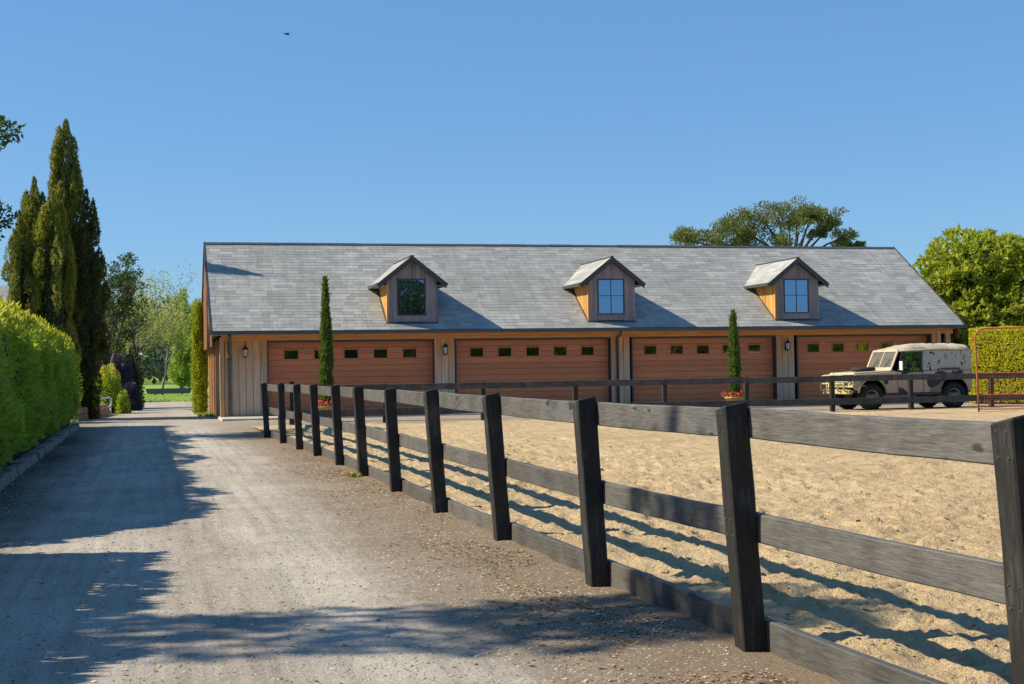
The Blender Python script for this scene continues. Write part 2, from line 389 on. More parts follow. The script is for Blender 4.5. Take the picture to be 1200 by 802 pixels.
# ================================================================== SETTING
# ground to the horizon
xs = np.concatenate([-np.geomspace(3000, 60, 14), np.linspace(-50, 50, 41), np.geomspace(60, 3000, 14)])
ys = np.concatenate([np.array([-400, -120, -40.]), np.linspace(-20, 76, 25), np.geomspace(80, 4000, 36)])
def terr(X, Y):
    hill = 16*np.exp(-((Y-620)/170)**2)*(0.7+.6*vnoise(X/120+9, Y*0+3, 3)) + 30*np.exp(-((Y-1500)/420)**2)*(0.5+.9*vnoise(X/300+40, Y*0+7, 4))
    return -.03+hill*(Y > 150)
kind(grid_mesh('meadow_ground', xs, ys, terr, 'meadow'), 'structure')
# driveway
ys = np.concatenate([np.arange(-6, 12, .08), np.arange(12, 40, .2), np.arange(40, 77, .6)]); xs = np.linspace(-3.6, 3.12, 74)
def drv(X, Y): return .012*(vnoise(X*1.7, Y*.8, 1)-.5)+.008*(vnoise(X*7, Y*7, 2)-.5)+.025*np.clip((X-1.7)/1., 0, 1)*vnoise(X*4+5, Y*4, 6)
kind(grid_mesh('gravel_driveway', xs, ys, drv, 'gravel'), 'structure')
# left side garden soil under hedge and trees
kind(MB().box(-30, -2.35, -14, 75, -.2, -.012).build('garden_soil', simple('soil', (.075, .06, .045), .95, 0, .5, 4, .6)), 'structure')
# yard in front of the garages and the step of the slab
kind(MB().add([(2.4, 33.2, .012), (46, 33.2, .012), (46, 70, .012), (2.4, 70, .012)], [(0, 1, 2, 3)]).build('gravel_yard', 'gravel'), 'structure')
kind(MB().box(1.95, 30.2, 43.3, 46.2, -.2, .075).build('concrete_apron', 'concrete', bevel=.015), 'structure')
kind(MB().box(-3.5, 46, 76.0, 79.0, -.2, -.004).build('cross_track', 'gravel'), 'structure')
# riding arena: churned sand
ya = np.concatenate([np.arange(-3, 4, .2), np.geomspace(4, 37.2, 520)]); xa = np.concatenate([np.arange(.085, 5.2, .03), np.geomspace(5.23, 44, 210)])
def sandz(X, Y):
    z = .05*(vnoise(X*.9, Y*.9, 11)-.5)
    a = vnoise(X*3.1, Y*3.1, 12); z += .035*np.maximum(a-.45, -.25)
    b = vnoise(X*7.3+3, Y*7.3, 13); z += .034*(b-.5)*(Y < 34)
    c = vnoise(X*17, Y*17, 14); z += .030*(c-.5)*(Y < 24)
    e = vnoise(X*31, Y*31, 16); z += .020*(e-.5)*(Y < 16)
    pits = vnoise(X*4.7+20, Y*4.7+3, 15); z -= .07*np.clip(pits-.66, 0, 1)*2.2
    for cs, sd, dep in ((.55, 71, .045), (.37, 72, .03)):   # hoof prints, one at most in each cell
        ci, cj = np.floor(X/cs).astype(int), np.floor(Y/cs).astype(int); T = np.random.default_rng(sd).random((4, 128, 128)); q = [t_[ci % 128, cj % 128] for t_ in T]
        ux = X-(ci+.3+.4*q[0])*cs; uy = Y-(cj+.3+.4*q[1])*cs; d = np.sqrt((ux*(1+.5*q[2]))**2+(uy*(1.5-.5*q[2]))**2)
        z += (q[3] > .35)*(-dep*np.exp(-(d/.075)**2)+dep*.6*np.exp(-((d-.13)/.04)**2))*np.clip((30-Y)/8, 0, 1)
    near = np.clip((X-fence_x(Y)-.05)/.5, 0, 1)
    return .06+z*np.clip((37.4-Y)/1.5, .15, 1)*(.35+.65*near)
kind(grid_mesh('arena_sand', xa, ya, sandz, 'sand', True), 'structure')

# ================================================================== GARAGE BUILDING
EXL, EXR, EY, EZ, RZ, RUN = 1.716, 28.576, 44.996, 2.80, 6.036, 4.882
SL = (RZ-EZ)/RUN; RY = EY+RUN
G = thing('garage_building', 'long timber garage with grey shingle roof, three dormers and four brown doors', 'building', (0, 0, 0))
FY = 45.45; DY = 45.80          # wall face, door face
BX0, BX1 = 2.05, 28.25
core = MB().box(BX0+.05, BX1-.05, DY+.12, 54.4, 0, 2.75).build('wall', 'dark', G)
# piers between the doors, clad in vertical boards
DX = [3.565+6.206*i for i in range(4)]; DWID = 5.448
piers = [(2.15, 3.50, 6), (8.99, 9.68, 3), (15.16, 15.84, 3), (21.32, 22.01, 3), (27.48, 27.82, 1)]
for x0, x1, nb in piers:
    MB().box(x0+.01, x1-.01, FY+.03, DY+.115, .075, 2.50).build('pier_core', 'trim', core)
    wd = (x1-x0)/nb
    for k in range(nb):
        j = rnd.uniform(-.006, .006)
        MB().box(x0+k*wd+.006, x0+(k+1)*wd-.006, FY-.012+j, FY+.028, .085, 2.50).build('board', 'board', core, bevel=.004)
# left wall, seen edge-on down the drive, board by board
for k in range(30):
    y = FY+.15+k*.29
    MB().box(BX0-.02+rnd.uniform(-.008, .008), BX0+.04, y, y+.272, .05, 2.55).build('board', 'board', core)
for k in range(4): MB().box(BX0-.10, BX0+.02, 47.4+k*2.1, 47.52+k*2.1, .0, 2.6).build('corner_post', 'postwood', G, bevel=.006)
MB().box(2.0, 2.14, FY-.06, FY+.10, 0, 2.62).build('corner_post', 'postwood', G, bevel=.006)
for x0, x1 in ((27.50, 27.62), (27.70, 27.84), (28.06, 28.24)):
    MB().box(x0, x1, FY-.05, FY+.09, .075, 2.62).build('corner_post', 'postwood', G, bevel=.006)
MB().box(BX0, BX1+.1, FY-.045, FY+.06, 2.502, 2.70).build('lintel_beam', 'beam', G, bevel=.006)
# doors
for i, x in enumerate(DX):
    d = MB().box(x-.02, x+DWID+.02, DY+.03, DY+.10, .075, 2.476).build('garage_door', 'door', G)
    npk = 12; ph = (2.46-.09)/npk
    for k in range(npk):
        z0 = .09+k*ph
        if k == 10: segs = []
        else: segs = [(x, x+DWID)]
        if k in (9, 10): # window row pierces these planks
            pass
        for a, b in segs:
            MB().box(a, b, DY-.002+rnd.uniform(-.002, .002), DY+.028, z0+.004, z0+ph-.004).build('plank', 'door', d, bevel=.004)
        if k == 10:
            e = [x]
            for j in range(5): wx = x+.519+j*.979; e += [wx-.03, wx+.443+.03]
            e.append(x+DWID)
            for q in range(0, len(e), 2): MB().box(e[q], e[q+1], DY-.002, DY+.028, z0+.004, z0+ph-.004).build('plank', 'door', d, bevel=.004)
    for j in range(5):
        wx = x+.519+j*.979; fr = MB()
        z0, z1 = 1.895, 2.178
        for q in (((wx-.03, wx+.473), (z1, z1+.03)), ((wx-.03, wx+.473), (z0-.03, z0)), ((wx-.03, wx), (z0, z1)), ((wx+.443, wx+.473), (z0, z1))):
            fr.box(*q[0], DY-.02, DY+.02, *q[1])
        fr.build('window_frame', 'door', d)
        MB().box(wx, wx+.443, DY-.008, DY+.01, z0, z1).build('window_pane', 'glassd', d)
    f = MB()
    f.box(x-.07, x-.022, FY+.0, DY+.06, .075, 2.50); f.box(x+DWID+.022, x+DWID+.07, FY+.0, DY+.06, .075, 2.50)
    f.box(x-.0219, x+DWID+.0219, FY+.03, DY+.06, 2.44, 2.501)
    f.build('door_frame', 'trim', G)
# roof: slabs, verges, shingles
def rz(y): return EZ+SL*(y-EY)
RB = 55.5; RBZ = RZ-SL*(RB-RY)
roof = MB().prism([(EY+.03, EZ-.10), (EY+.03, EZ-.015), (RY, RZ-.015), (RB, RBZ-.015), (RB, RBZ-.10), (RY, RZ-.13)], EXL+.02, EXR-.02, 'x').build('roof', 'gutter', G)
cosr = math.cos(math.atan(SL)); sinr = math.sin(math.atan(SL)); SLOPE = RUN/cosr
NR = 30; ex = SLOPE/NR; ANG = math.atan(SL)
def shingle_mesh(wd, hh=ex*1.0, th=.011):
    m = MB().box(-wd/2+.003, wd/2-.003, 0, hh, 0.0, .006)
    # thicker at the lower edge
    v = m.v; m.v = [(a, b, (c if c == 0 else (th if b == 0 else .006))) for a, b, c in v]
    me = m.mesh('shingle'); me.materials.append(MT['shingle']); return me
smesh = {w_: shingle_mesh(w_) for w_ in (.28, .38, .48, .58)}
DORM = [8.245, 15.18, 22.105]; DF = 45.35
stuffV = []; stuffF = []; count = 0
for row in range(NR):
    t0 = row*ex; y0 = EY+t0*cosr; z0 = EZ+t0*sinr
    x = EXL - rnd.uniform(0, .3)
    while x < EXR:
        wd = rnd.choice((.28, .38, .48, .58)); a, b = max(x, EXL), min(x+wd, EXR); x += wd
        if b-a < .06: continue
        cx = (a+b)/2
        hid = any(abs(cx-d) < .60 and DF+.15 < y0 < DF+2.2 for d in DORM)
        if hid: continue
        lift = rnd.uniform(0, .004)
        if row < 5 and abs((b-a)-wd) < 1e-6:
            o = share('shingle', smesh[wd], roof, (cx, y0, z0+lift), (ANG, 0, 0)); count += 1
        else:
            w2 = (b-a)/2-.003; k = len(stuffV)
            for (u, s_, h) in ((-w2, 0, 0), (w2, 0, 0), (w2, ex, 0), (-w2, ex, 0), (-w2, 0, .011), (w2, 0, .011), (w2, ex, .006), (-w2, ex, .006)):
                stuffV.append((cx+u, y0+s_*cosr-h*sinr, z0+s_*sinr+h*cosr+lift))
            stuffF += [tuple(k+i for i in q) for q in ((4,5,6,7),(0,1,5,4),(1,2,6,5),(3,0,4,7))]
me = bpy.data.meshes.new('roof_shingles'); me.from_pydata(stuffV, [], stuffF); me.update()
kind(link('roof_shingles', me, 'shingle', roof), 'stuff')
MB().add([(EXL, RY, RZ), (EXR, RY, RZ), (EXR, RB, RBZ), (EXL, RB, RBZ)], [(0, 1, 2, 3)]).build('rear_slope', 'shingle', roof)
for k in range(30):
    a = EXL+k*(EXR-EXL)/30
    jz = rnd.uniform(-.006, .006); MB().prism([(RY-.10, RZ-.045), (RY, RZ+.022), (RY+.10, RZ-.045), (RY+.10, RZ-.02), (RY, RZ+.05+jz), (RY-.10, RZ-.02+jz)], a+.004, a+(EXR-EXL)/30-.002+.0, 'x').build('ridge_cap', 'gutter', roof)
for xx, xb in ((EXL-.03, EXL+.015), (EXR-.015, EXR+.03)):
    for (ya_, za_, yb_, zb_) in ((EY-.02, EZ, RY, RZ+.03), (RY, RZ+.03, RB, RBZ)):
        MB().prism([(ya_, za_-.12), (ya_, za_+.03), (yb_, zb_+.0), (yb_, zb_-.15)], xx, xb, 'x').build('bargeboard', 'trim', roof)
# gable cladding on both ends
for xx, xb in ((EXL+.02, EXL+.06), (EXR-.06, EXR-.02)):
    n_ = 36; y0_, y1_ = EY+.35, RB-.05
    for k in range(n_):
        a = y0_+(y1_-y0_)*k/n_; b = y0_+(y1_-y0_)*(k+1)/n_-.012
        top = lambda y: (rz(y) if y < RY else RZ-SL*(y-RY))-.10
        zl = 2.45
        if top(a) < zl+.05 and top(b) < zl+.05: continue
        j = rnd.uniform(-.006, .006)
        MB().prism([(a, zl-.12), (b, zl-.12), (b, max(top(b), zl-.1)), (a, max(top(a), zl-.1))], xx+j, xb+j, 'x').build('gable_board', 'gable', core)
gt = MB()
for (a, b) in ((EXL-.02, EXR+.04),):
    gt.prism([(EY-.10, EZ-.115), (EY+.02, EZ-.115), (EY+.02, EZ-.0), (EY+.005, EZ-.0), (EY+.005, EZ-.10), (EY-.085, EZ-.10), (EY-.085, EZ-.012), (EY-.10, EZ-.012)], a, b, 'x')
gt.build('gutter', 'gutter', roof, bevel=.004)
MB().box(EXL+.05, EXR-.05, EY+.02, FY+.2, EZ-.118, EZ-.102).build('soffit', 'postwood', roof)
for x in (2.30, 15.37):
    d = MB().tube([(x, EY-.03, EZ-.12), (x, EY+.02, EZ-.2), (x, FY-.09, EZ-.34), (x, FY-.09, .10)], .05, 10).build('downpipe', 'gutter', G, True)
    for z in (.7, 1.9): MB().lathe([(.058, -.02), (.062, 0), (.058, .02)], (x, FY-.09, z), 10).build('pipe_clip', 'trim', d)
# dormers
def dormer(cx, panes):
    hw = .815; zb = rz(DF)+.02; ze = 4.50; za = 5.14; fy = DF
    yb = EY+(za-EZ)/SL+.2
    D = MB().prism([(cx-hw+.03, zb-.1), (cx+hw-.03, zb-.1), (cx+hw-.03, ze), (cx, za-.06), (cx-hw+.03, ze)], fy+.03, fy+.32, 'y').build('dormer', 'dark', G)
    # front boards around the window
    def top(x): return za-.045-abs(x-cx)*(za-ze)/hw
    wl, wr, wb, wt = cx-.50, cx+.47, 3.27, 4.50
    xsb = [cx-hw, cx-hw+.16, wl]
    def fb(a, b, z0, z1a, z1b, nm='board'):
        MB().prism([(a+.003, z0), (b-.003, z0), (b-.003, z1b), (a+.003, z1a)], fy-.004+rnd.uniform(-.004, .004), fy+.03, 'y').build(nm, 'dboardshade', D)
    for a, b in ((cx-hw, cx-hw+.16), (cx-hw+.16, wl), (wr, wr+.17), (wr+.17, cx+hw)): fb(a, b, zb, top(a), top(b))
    for k in range(6):
        a = wl+(wr-wl)*k/6; b = wl+(wr-wl)*(k+1)/6
        if a < cx < b: fb(a, cx, wt, top(a), top(cx)); fb(cx, b, wt, top(cx), top(b))
        else: fb(a, b, wt, top(a), top(b))
    MB().box(wl, wr, fy-.02, fy+.03, zb+.02, wb).build('window_sill', 'dboardshade', D)
    fr = MB(); t = .045
    fr.box(wl, wr, fy-.012, fy+.028, wt-t, wt-.002).box(wl, wr, fy-.012, fy+.028, wb+.002, wb+t).box(wl+.002, wl+t, fy-.0118, fy+.028, wb+t, wt-t).box(wr-t, wr-.002, fy-.0118, fy+.028, wb+t, wt-t)
    mx, mz = (wl+wr)/2, (wb+wt)/2+.03
    if panes == 4: fr.box(mx-.012, mx+.012, fy-.0102, fy+.02, wb+t, wt-t).box(wl+t, wr-t, fy-.0108, fy+.018, mz-.010, mz+.010)
    fr.build('window_frame', 'trim', D)
    cells = [(wl+t, wr-t, wb+t, wt-t)] if panes == 1 else [(a, b, c, d) for a, b in ((wl+t, mx-.012), (mx+.012, wr-t)) for c, d in ((wb+t, mz-.01), (mz+.01, wt-t))]
    for a, b, c, d in cells: MB().box(a, b, fy+.004, fy+.012, c, d).build('window_pane', 'glass', D)
    MB().hexa([(cx-hw-.06, fy-.07, rz(fy-.07)+.012), (cx+hw+.06, fy-.07, rz(fy-.07)+.012), (cx+hw+.06, fy+.0, rz(fy)+.012), (cx-hw-.06, fy+.0, rz(fy)+.012), (cx-hw-.06, fy-.07, rz(fy-.07)+.02), (cx+hw+.06, fy-.07, rz(fy-.07)+.02), (cx+hw+.06, fy, rz(fy)+.03), (cx-hw-.06, fy, rz(fy)+.03)]).build('flashing', 'gutter', D)
    # side boards
    for s in (-1, 1):
        xo = cx+s*hw
        MB().hexa([(xo, fy, rz(fy)+.012), (xo+s*.07, fy, rz(fy)+.012), (xo+s*.07, fy+2, rz(fy+2)+.012), (xo, fy+2, rz(fy+2)+.012), (xo, fy, rz(fy)+.024), (xo+s*.07, fy, rz(fy)+.02), (xo+s*.07, fy+2, rz(fy+2)+.02), (xo, fy+2, rz(fy+2)+.024)]).build('flashing', 'gutter', D)
        for k in range(9):
            a = fy+.0+k*.28+(.04 if k == 0 else 0); b = fy+(k+1)*.28-.012
            z0a, z0b = rz(a)-.06, rz(b)-.06
            if z0a > ze-.02: break
            p = [(a, z0a), (b, z0b), (b, ze+.02), (a, ze+.02)]
            jj = rnd.uniform(0, .012)
            MB().prism(p, xo-s*.03, xo+s*(.004+jj), 'x').build('board', 'dboardsun', D)
        MB().box(min(xo-s*.03, xo+s*.03), max(xo-s*.03, xo+s*.03), fy-.015, fy+.05, zb-.03, ze).build('corner_trim', 'dboardsun' if s < 0 else 'dboardshade', D)  # left trim painted in the sunlit orange, right trim in the shaded grey
    # little roof
    ov = .30; of = .17; pitch = (za-ze)/hw
    zeo = ze-pitch*ov
    for s in (-1, 1):
        def pt(q, yy, h): return (cx+s*(hw+ov)*q, yy, za+.10-(za+.10-zeo-.10)*q+h)
        y0_ = fy-of
        q8 = []
        for h in (-.06, -.012):
            q8 += [pt(0, y0_+.01, h), pt(1, y0_+.01, h), pt(1, EY+(zeo+.10-EZ)/SL+.15, h), pt(0, EY+(za+.10-EZ)/SL+.15, h)]
        MB().hexa(q8).build('roof_slope', 'gutter', D)
        sv = MB(); nrow = 6
        for rr in range(nrow):
            qa, qb = 1-rr/nrow, 1-(rr+1)/nrow
            yend = EY+(pt(qa, 0, 0)[2]-EZ)/SL+.12; y = y0_-rnd.uniform(0, .2)
            while y < yend:
                wd = rnd.choice((.34, .46, .58)); a, b = max(y, y0_), min(y+wd-.006, yend); y += wd
                if b-a < .05: continue
                sv.hexa([pt(qa, a, -.010), pt(qa, b, -.010), pt(qb, b, -.010), pt(qb, a, -.010), pt(qa, a, .012), pt(qa, b, .012), pt(qb, b, -.002), pt(qb, a, -.002)])
        kind(sv.build('roof_shingles', 'shingle', D), 'stuff')
        bb = MB(); q = [pt(0, 0, .012), pt(1.02, 0, .012)]
        bb.add([(cx, fy-of-.03, q[0][2]), (q[1][0], fy-of-.03, q[1][2]), (q[1][0], fy-of-.03, q[1][2]-.20), (cx, fy-of-.03, q[0][2]-.19),
                (cx, fy-of+.005, q[0][2]), (q[1][0], fy-of+.005, q[1][2]), (q[1][0], fy-of+.005, q[1][2]-.20), (cx, fy-of+.005, q[0][2]-.19)],
               [(0,1,2,3),(4,7,6,5),(0,4,5,1),(1,5,6,2),(2,6,7,3)])
        bb.build('bargeboard', 'trim', D)
        e = pt(1, 0, 0)
        MB().box(min(e[0], e[0]+s*.07), max(e[0], e[0]+s*.07), fy-of+.006, EY+(zeo+.10-EZ)/SL+.1, e[2]-.11, e[2]-.013).build('gutter', 'trim', D)
        MB().box(min(cx+s*hw, e[0]), max(cx+s*hw, e[0]), fy-of+.006, EY+(zeo-EZ)/SL+.1, e[2]-.10, e[2]-.085).build('soffit', 'dboardshade', D)
    MB().prism([(fy-of-.02, za+.09), (EY+(za+.10-EZ)/SL+.1, za+.09), (EY+(za+.10-EZ)/SL+.1, za+.125), (fy-of-.02, za+.125)], cx-.05, cx+.05, 'x').build('ridge_cap', 'gutter', D)
for cx, pn in zip(DORM, (1, 4, 4)): dormer(cx, pn)

# wall lanterns
MT['iron'] = simple('black_iron', (.012, .012, .012), .45)
MT['lampglass'] = simple('lamp_glass', (.55, .57, .55), .12, 0, .1)
def lantern(x, label):
    t = thing('wall_lantern', label, 'lantern', (x, FY-.02, 1.95), 0, 'lanterns on the garage piers')
    MB().box(-.05, .05, -.02, .005, .02, .30).build('back_plate', 'iron', t, bevel=.004)
    MB().tube([(0, -.02, .06), (0, -.08, .0), (0, -.13, .03)], .014, 6).build('bracket', 'iron', t)
    MB().lathe([(.02, 0), (.055, .03), (.06, .05)], (0, -.13, .0), 6).build('base', 'iron', t)
    MB().lathe([(.05, .05), (.075, .26)], (0, -.13, .0), 6).build('glass', 'lampglass', t)
    for k in range(6):
        a = k*math.pi/3
        MB().tube([(.055*math.cos(a), -.13+.055*math.sin(a), .05), (.08*math.cos(a), -.13+.08*math.sin(a), .26)], .006, 4).build('cage_bar', 'iron', t)
    MB().lathe([(.10, .26), (.085, .30), (.03, .37), (.012, .40), (.02, .42), (.004, .45)], (0, -.13, .0), 6).build('cap', 'iron', t)
lantern(2.80, 'black wall lantern on the grey boards left of the first door')
lantern(9.34, 'black wall lantern on the pier between first and second doors')
lantern(21.70, 'black wall lantern on the pier between third and fourth doors')
st = MB().tube([(2.20, 45.28, 2.42), (2.19, 45.27, 2.3), (2.21, 45.27, 2.12), (2.20, 45.27, 1.98), (2.23, 45.27, 1.96), (2.235, 45.27, 2.12)], [.012, .02, .02, .026, .028, .02], 8).build('hanging_strap', simple('yellow_plastic', (.75, .42, .02), .5), None, True)
tag(st, 'yellow strap hanging by the grey downpipe at the garage corner', 'strap')

# ================================================================== FENCES
def beam(p0, p1, hh, th, name, mat, parent, seg=6, jit=.0016, sidevec=None):
    """timber from p0 to p1 (its upper edge line), height hh down, thickness th"""
    p0, p1 = Vector(p0), Vector(p1); d = (p1-p0); s = sidevec or Vector((-d.y, d.x, 0)).normalized(); m = MB(); rings = []
    for k in range(seg+1):
        c = p0+d*(k/seg)+Vector((0, 0, -.006*math.sin(math.pi*k/seg)*rnd.uniform(.6, 1.1)))
        ring = [c-s*th/2, c+s*th/2, c+s*th/2-Vector((0, 0, hh)), c-s*th/2-Vector((0, 0, hh))]
        rings.append([Vector(v)+Vector([rnd.uniform(-jit, jit) for _ in range(3)]) for v in ring])
    v = [p for r in rings for p in r]; f = []
    for k in range(seg):
        for j in range(4): f.append((k*4+j, k*4+(j+1) % 4, k*4+4+(j+1) % 4, k*4+4+j))
    f += [(3, 2, 1, 0), tuple(seg*4+j for j in range(4))]
    return m.add(v, f).build(name, mat, parent, bevel=.006)
def post(x, y, h, wdt, lean, twist, parent, ground=-.3, mat='post', leany=0.):
    m = MB(); seg = 7; rings = []
    for k in range(seg+1):
        z = ground+(h-ground)*k/seg; cx = x-lean*z; cy = y+leany*z; hw = wdt/2*(1+rnd.uniform(-.02, .02)); a = twist
        for (u, q) in ((-1, -1), (1, -1), (1, 1), (-1, 1)):
            zz = z+(.012*u-.012*q if k == seg else 0)
            rings.append((cx+(u*math.cos(a)-q*math.sin(a))*hw+rnd.uniform(-.0025, .0025), cy+(u*math.sin(a)+q*math.cos(a))*hw+rnd.uniform(-.0025, .0025), zz))
    f = []
    for k in range(seg):
        for j in range(4): f.append((k*4+j, k*4+(j+1) % 4, k*4+4+(j+1) % 4, k*4+4+j))
    f += [(3, 2, 1, 0), tuple(seg*4+j for j in range(4))]
    return m.add(rings, f).build('post', mat, parent, bevel=.007)
NF = thing('post_and_rail_fence', 'black timber fence with three rails running along the gravel drive', 'fence', (2.8, 6.4, 0))
PB = [(2.97, 1.75, .065), (2.885, 4.12, .065), (2.84, 6.41, .068), (2.755, 8.61, .062), (2.745, 11.11, .068), (2.70, 13.46, .068), (2.70, 16.05, .052), (2.71, 18.75, .052), (2.70, 21.17, .048), (2.64, 23.64, .048), (2.57, 25.95, .036), (2.48, 28.35, .028), (2.40, 31.47, .05)]
inv = Matrix.Translation((-2.8, -6.4, 0))
def at_fence(o, root):
    o.matrix_parent_inverse = Matrix.Translation(-Vector(root.location)); return o
posts = []
for (x, y, ln) in PB:
    dk = rnd.uniform(-.02, .02)
    at_fence(post(x, y, 1.21+rnd.uniform(-.008, .008), .125, ln, rnd.uniform(-.04, .04), NF, leany=rnd.uniform(-.008, .008)), NF)
for (a, b) in zip(PB[:-1], PB[1:]):
    for zt, hh, th in ((1.195, .15, .045), (.682, .142, .045), (.155, .20, .05)):
        off = .0625+th/2+.004
        p0 = (a[0]-a[2]*zt+off, a[1]-.0, zt+rnd.uniform(-.012, .012)); p1 = (b[0]-b[2]*zt+off, b[1], zt+rnd.uniform(-.012, .012))
        d = Vector(p1)-Vector(p0); g = d.normalized()*.004
        at_fence(beam(Vector(p0)+g, Vector(p1)-g, hh, th, 'rail', 'rail', NF, 8), NF)
MT['nail'] = simple('nail_head', (.12, .11, .10), .45, .6)
for (x, y, ln) in PB[1:7]:
    for z in (1.17, 1.08, .65, .57):
        for dy in (-.03, .03):
            o = MB().lathe([(.007, 0), (.005, -.003)], (x-ln*z-.0635, y+dy, z), 7, 'x').build('nail', 'nail', NF); at_fence(o, NF)
FF = thing('post_and_rail_fence', 'low two-rail black fence across the far side of the sand arena', 'fence', (14, 36.9, 0))
FX = [3.47, 5.95, 8.65, 11.27, 13.90, 16.39, 19.10, 21.65, 24.35, 26.9]
for x in FX: at_fence(post(x, 37.0, 1.10 if x > 4 else 1.2, .125, rnd.uniform(-.01, .02), rnd.uniform(-.05, .05), FF, mat='post'), FF)
for a, b in zip(FX[:-1], FX[1:]):
    for zt, hh in ((1.10, .17), (.45, .19)):
        at_fence(beam((a+.005, 36.90, zt+rnd.uniform(-.01, .01)), (b-.005, 36.90, zt+rnd.uniform(-.01, .01)), hh, .05, 'rail', 'railx', FF, 5), FF)
# return length joining both fences
RFN = thing('post_and_rail_fence', 'short return of black fence rails closing the arena corner by the drive', 'fence', (2.5, 34, 0))
for zt, hh in ((1.15, .15), (.62, .14)):
    at_fence(beam((2.40+.09, 31.55, zt), (3.40, 36.95, zt-.04), hh, .045, 'rail', 'rail', RFN, 5), RFN)
at_fence(post(2.95, 34.2, 1.18, .12, .03, 0, RFN), RFN)

# ================================================================== HEDGES
def hedge(name, label, path, width, height, dens, mat, topmat, leaf=(.085, .04), core_in=.13, seed=0, taper=0., topfade=.25, group=None, pointed=.10, lumpk=1., boxy=False):
    """path: list of (x,y) centre line; leaves over a lumpy slab with solid core"""
    t = thing(name, label, 'hedge', (path[0][0], path[0][1], 0), 0, group)
    P = [Vector((x, y, 0)) for x, y in path]; L = [0]
    for a, b in zip(P[:-1], P[1:]): L.append(L[-1]+(b-a).length)
    T = L[-1]
    def frame(s):
        for i in range(len(P)-1):
            if s <= L[i+1] or i == len(P)-2:
                k = (s-L[i])/(L[i+1]-L[i]); d = (P[i+1]-P[i]).normalized(); return P[i].lerp(P[i+1], k), Vector((-d.y, d.x, 0)), d
    hk = lambda s: np.clip(.30+.70*(np.asarray(s)/taper)**.75, 0, 1) if taper else np.asarray(s)*0+1.
    cm = MB(); n = max(2, int(T/1.0)); ci = core_in
    for k in range(n+1):
        c, s, d = frame(min(max(T*k/n, ci), T-ci))
        for u, z in ((-1, 0), (1, 0), (1, height*.86), (.62, height-ci*.7), (-.62, height-ci*.7), (-1, height*.86)):
            cm.v.append(tuple(c+s*u*(width/2-ci)+Vector((0, 0, max(z*float(hk(T*k/n))-(0 if k or not taper else .1), 0)))))
    for k in range(n):
        for j in range(6): cm.f.append((k*6+j, k*6+(j+1) % 6, k*6+6+(j+1) % 6, k*6+6+j))
    cm.f += [tuple(range(6)), tuple(n*6+j for j in range(6))]
    o = cm.build('solid_core', 'hedgecore', t); at_fence(o, t)  # dark solid core added inside to stop light leaking through the leaves
    # cross-section perimeter: left side, rounded top, right side
    sec = [(-1, .11), (-1.03, .45), (-1, .80), (-.86, .93), (-.5, 1.0), (0, 1.03), (.5, 1.0), (.86, .93), (1, .80), (1.03, .45), (1, .11)]
    if boxy: sec = [(-1, .03), (-1, .5), (-1, .95), (-.95, .99), (-.5, 1.0), (0, 1.0), (.5, 1.0), (.95, .99), (1, .95), (1, .5), (1, .03)]
    sw = [Vector((u*width/2, z*height, 0)) for u, z in sec]; sl = [0]
    for a, b in zip(sw[:-1], sw[1:]): sl.append(sl[-1]+(b-a).length)
    per = sl[-1]; nl = int(dens*per*T); rs = rng.random(nl)*T; rp = rng.random(nl)*per
    pu = np.interp(rp, sl, [p.x for p in sw]); pz = np.interp(rp, sl, [p.y for p in sw])
    # end caps
    ne = int(dens*width*height); 
    rs = np.concatenate([rs, np.zeros(ne), np.full(ne, T)]); pu = np.concatenate([pu, (rng.random(2*ne)-.5)*width]); pz = np.concatenate([pz, rng.random(2*ne)*height])
    nl = len(rs); pz0 = pz; pzs = hk(rs)
    fr = [frame(s) for s in np.linspace(0, T, 200)]
    ii = np.clip((rs/T*199).astype(int), 0, 199)
    cen = np.array([tuple(f[0]) for f in fr])[ii]; sd = np.array([tuple(f[1]) for f in fr])[ii]; dr = np.array([tuple(f[2]) for f in fr])[ii]
    cen = cen+dr*(rs-ii/199*T)[:, None]
    lump = (vnoise(rs*1.1+seed, pz*1.3+np.sign(pu)*7+20, 21+seed)-.5)*.42+(vnoise(rs*3.5+seed, pz*3.2+np.sign(pu)*7+20, 22+seed)-.5)*.26
    nu = np.clip(pu/(width/2), -1, 1); nz = np.where(pz > height*.8, (pz/height-.8)*4, 0.)
    capn = np.where(np.arange(nl) >= nl-2*ne, np.where(rs > T/2, 1., -1.), 0.)
    nrm = sd*(nu*(capn == 0))[:, None]+np.array([0, 0, 1.])*nz[:, None]+dr*capn[:, None]; nrm = unit(nrm+1e-6)
    lump = lump*lumpk; depth = lump-rng.random(nl)**2*.14
    pts = cen+sd*pu[:, None]+np.array([0, 0, 1.])*(pz*pzs)[:, None]+nrm*depth[:, None]
    up = np.where(pz > height*.88, .9, .45)
    D = nrm*.75+np.array([0, 0, 1.])*up[:, None]+rng.normal(size=(nl, 3))*.42
    Ls = leaf[0]*rng.uniform(.6, 1.4, nl); Ws = leaf[1]*rng.uniform(.7, 1.3, nl)
    tip = (pz > height*.9) & (rng.random(nl) < .16); Ls = np.where(tip, Ls+pointed*rng.random(nl), Ls)
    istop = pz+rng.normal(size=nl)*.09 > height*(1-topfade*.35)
    org = np.array(t.location)
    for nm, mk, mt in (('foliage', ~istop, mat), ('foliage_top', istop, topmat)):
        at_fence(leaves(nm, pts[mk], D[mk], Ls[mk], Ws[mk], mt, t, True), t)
    return t
hedge('garden_hedge', 'clipped green hedge with yellow-lit top along the left of the drive', [(-2.66, 12.5), (-2.70, 20), (-2.76, 30), (-2.80, 41.5)], 1.15, 2.42, 600, 'hedge', 'hedgesun', (.10, .05), seed=1, taper=2.2)
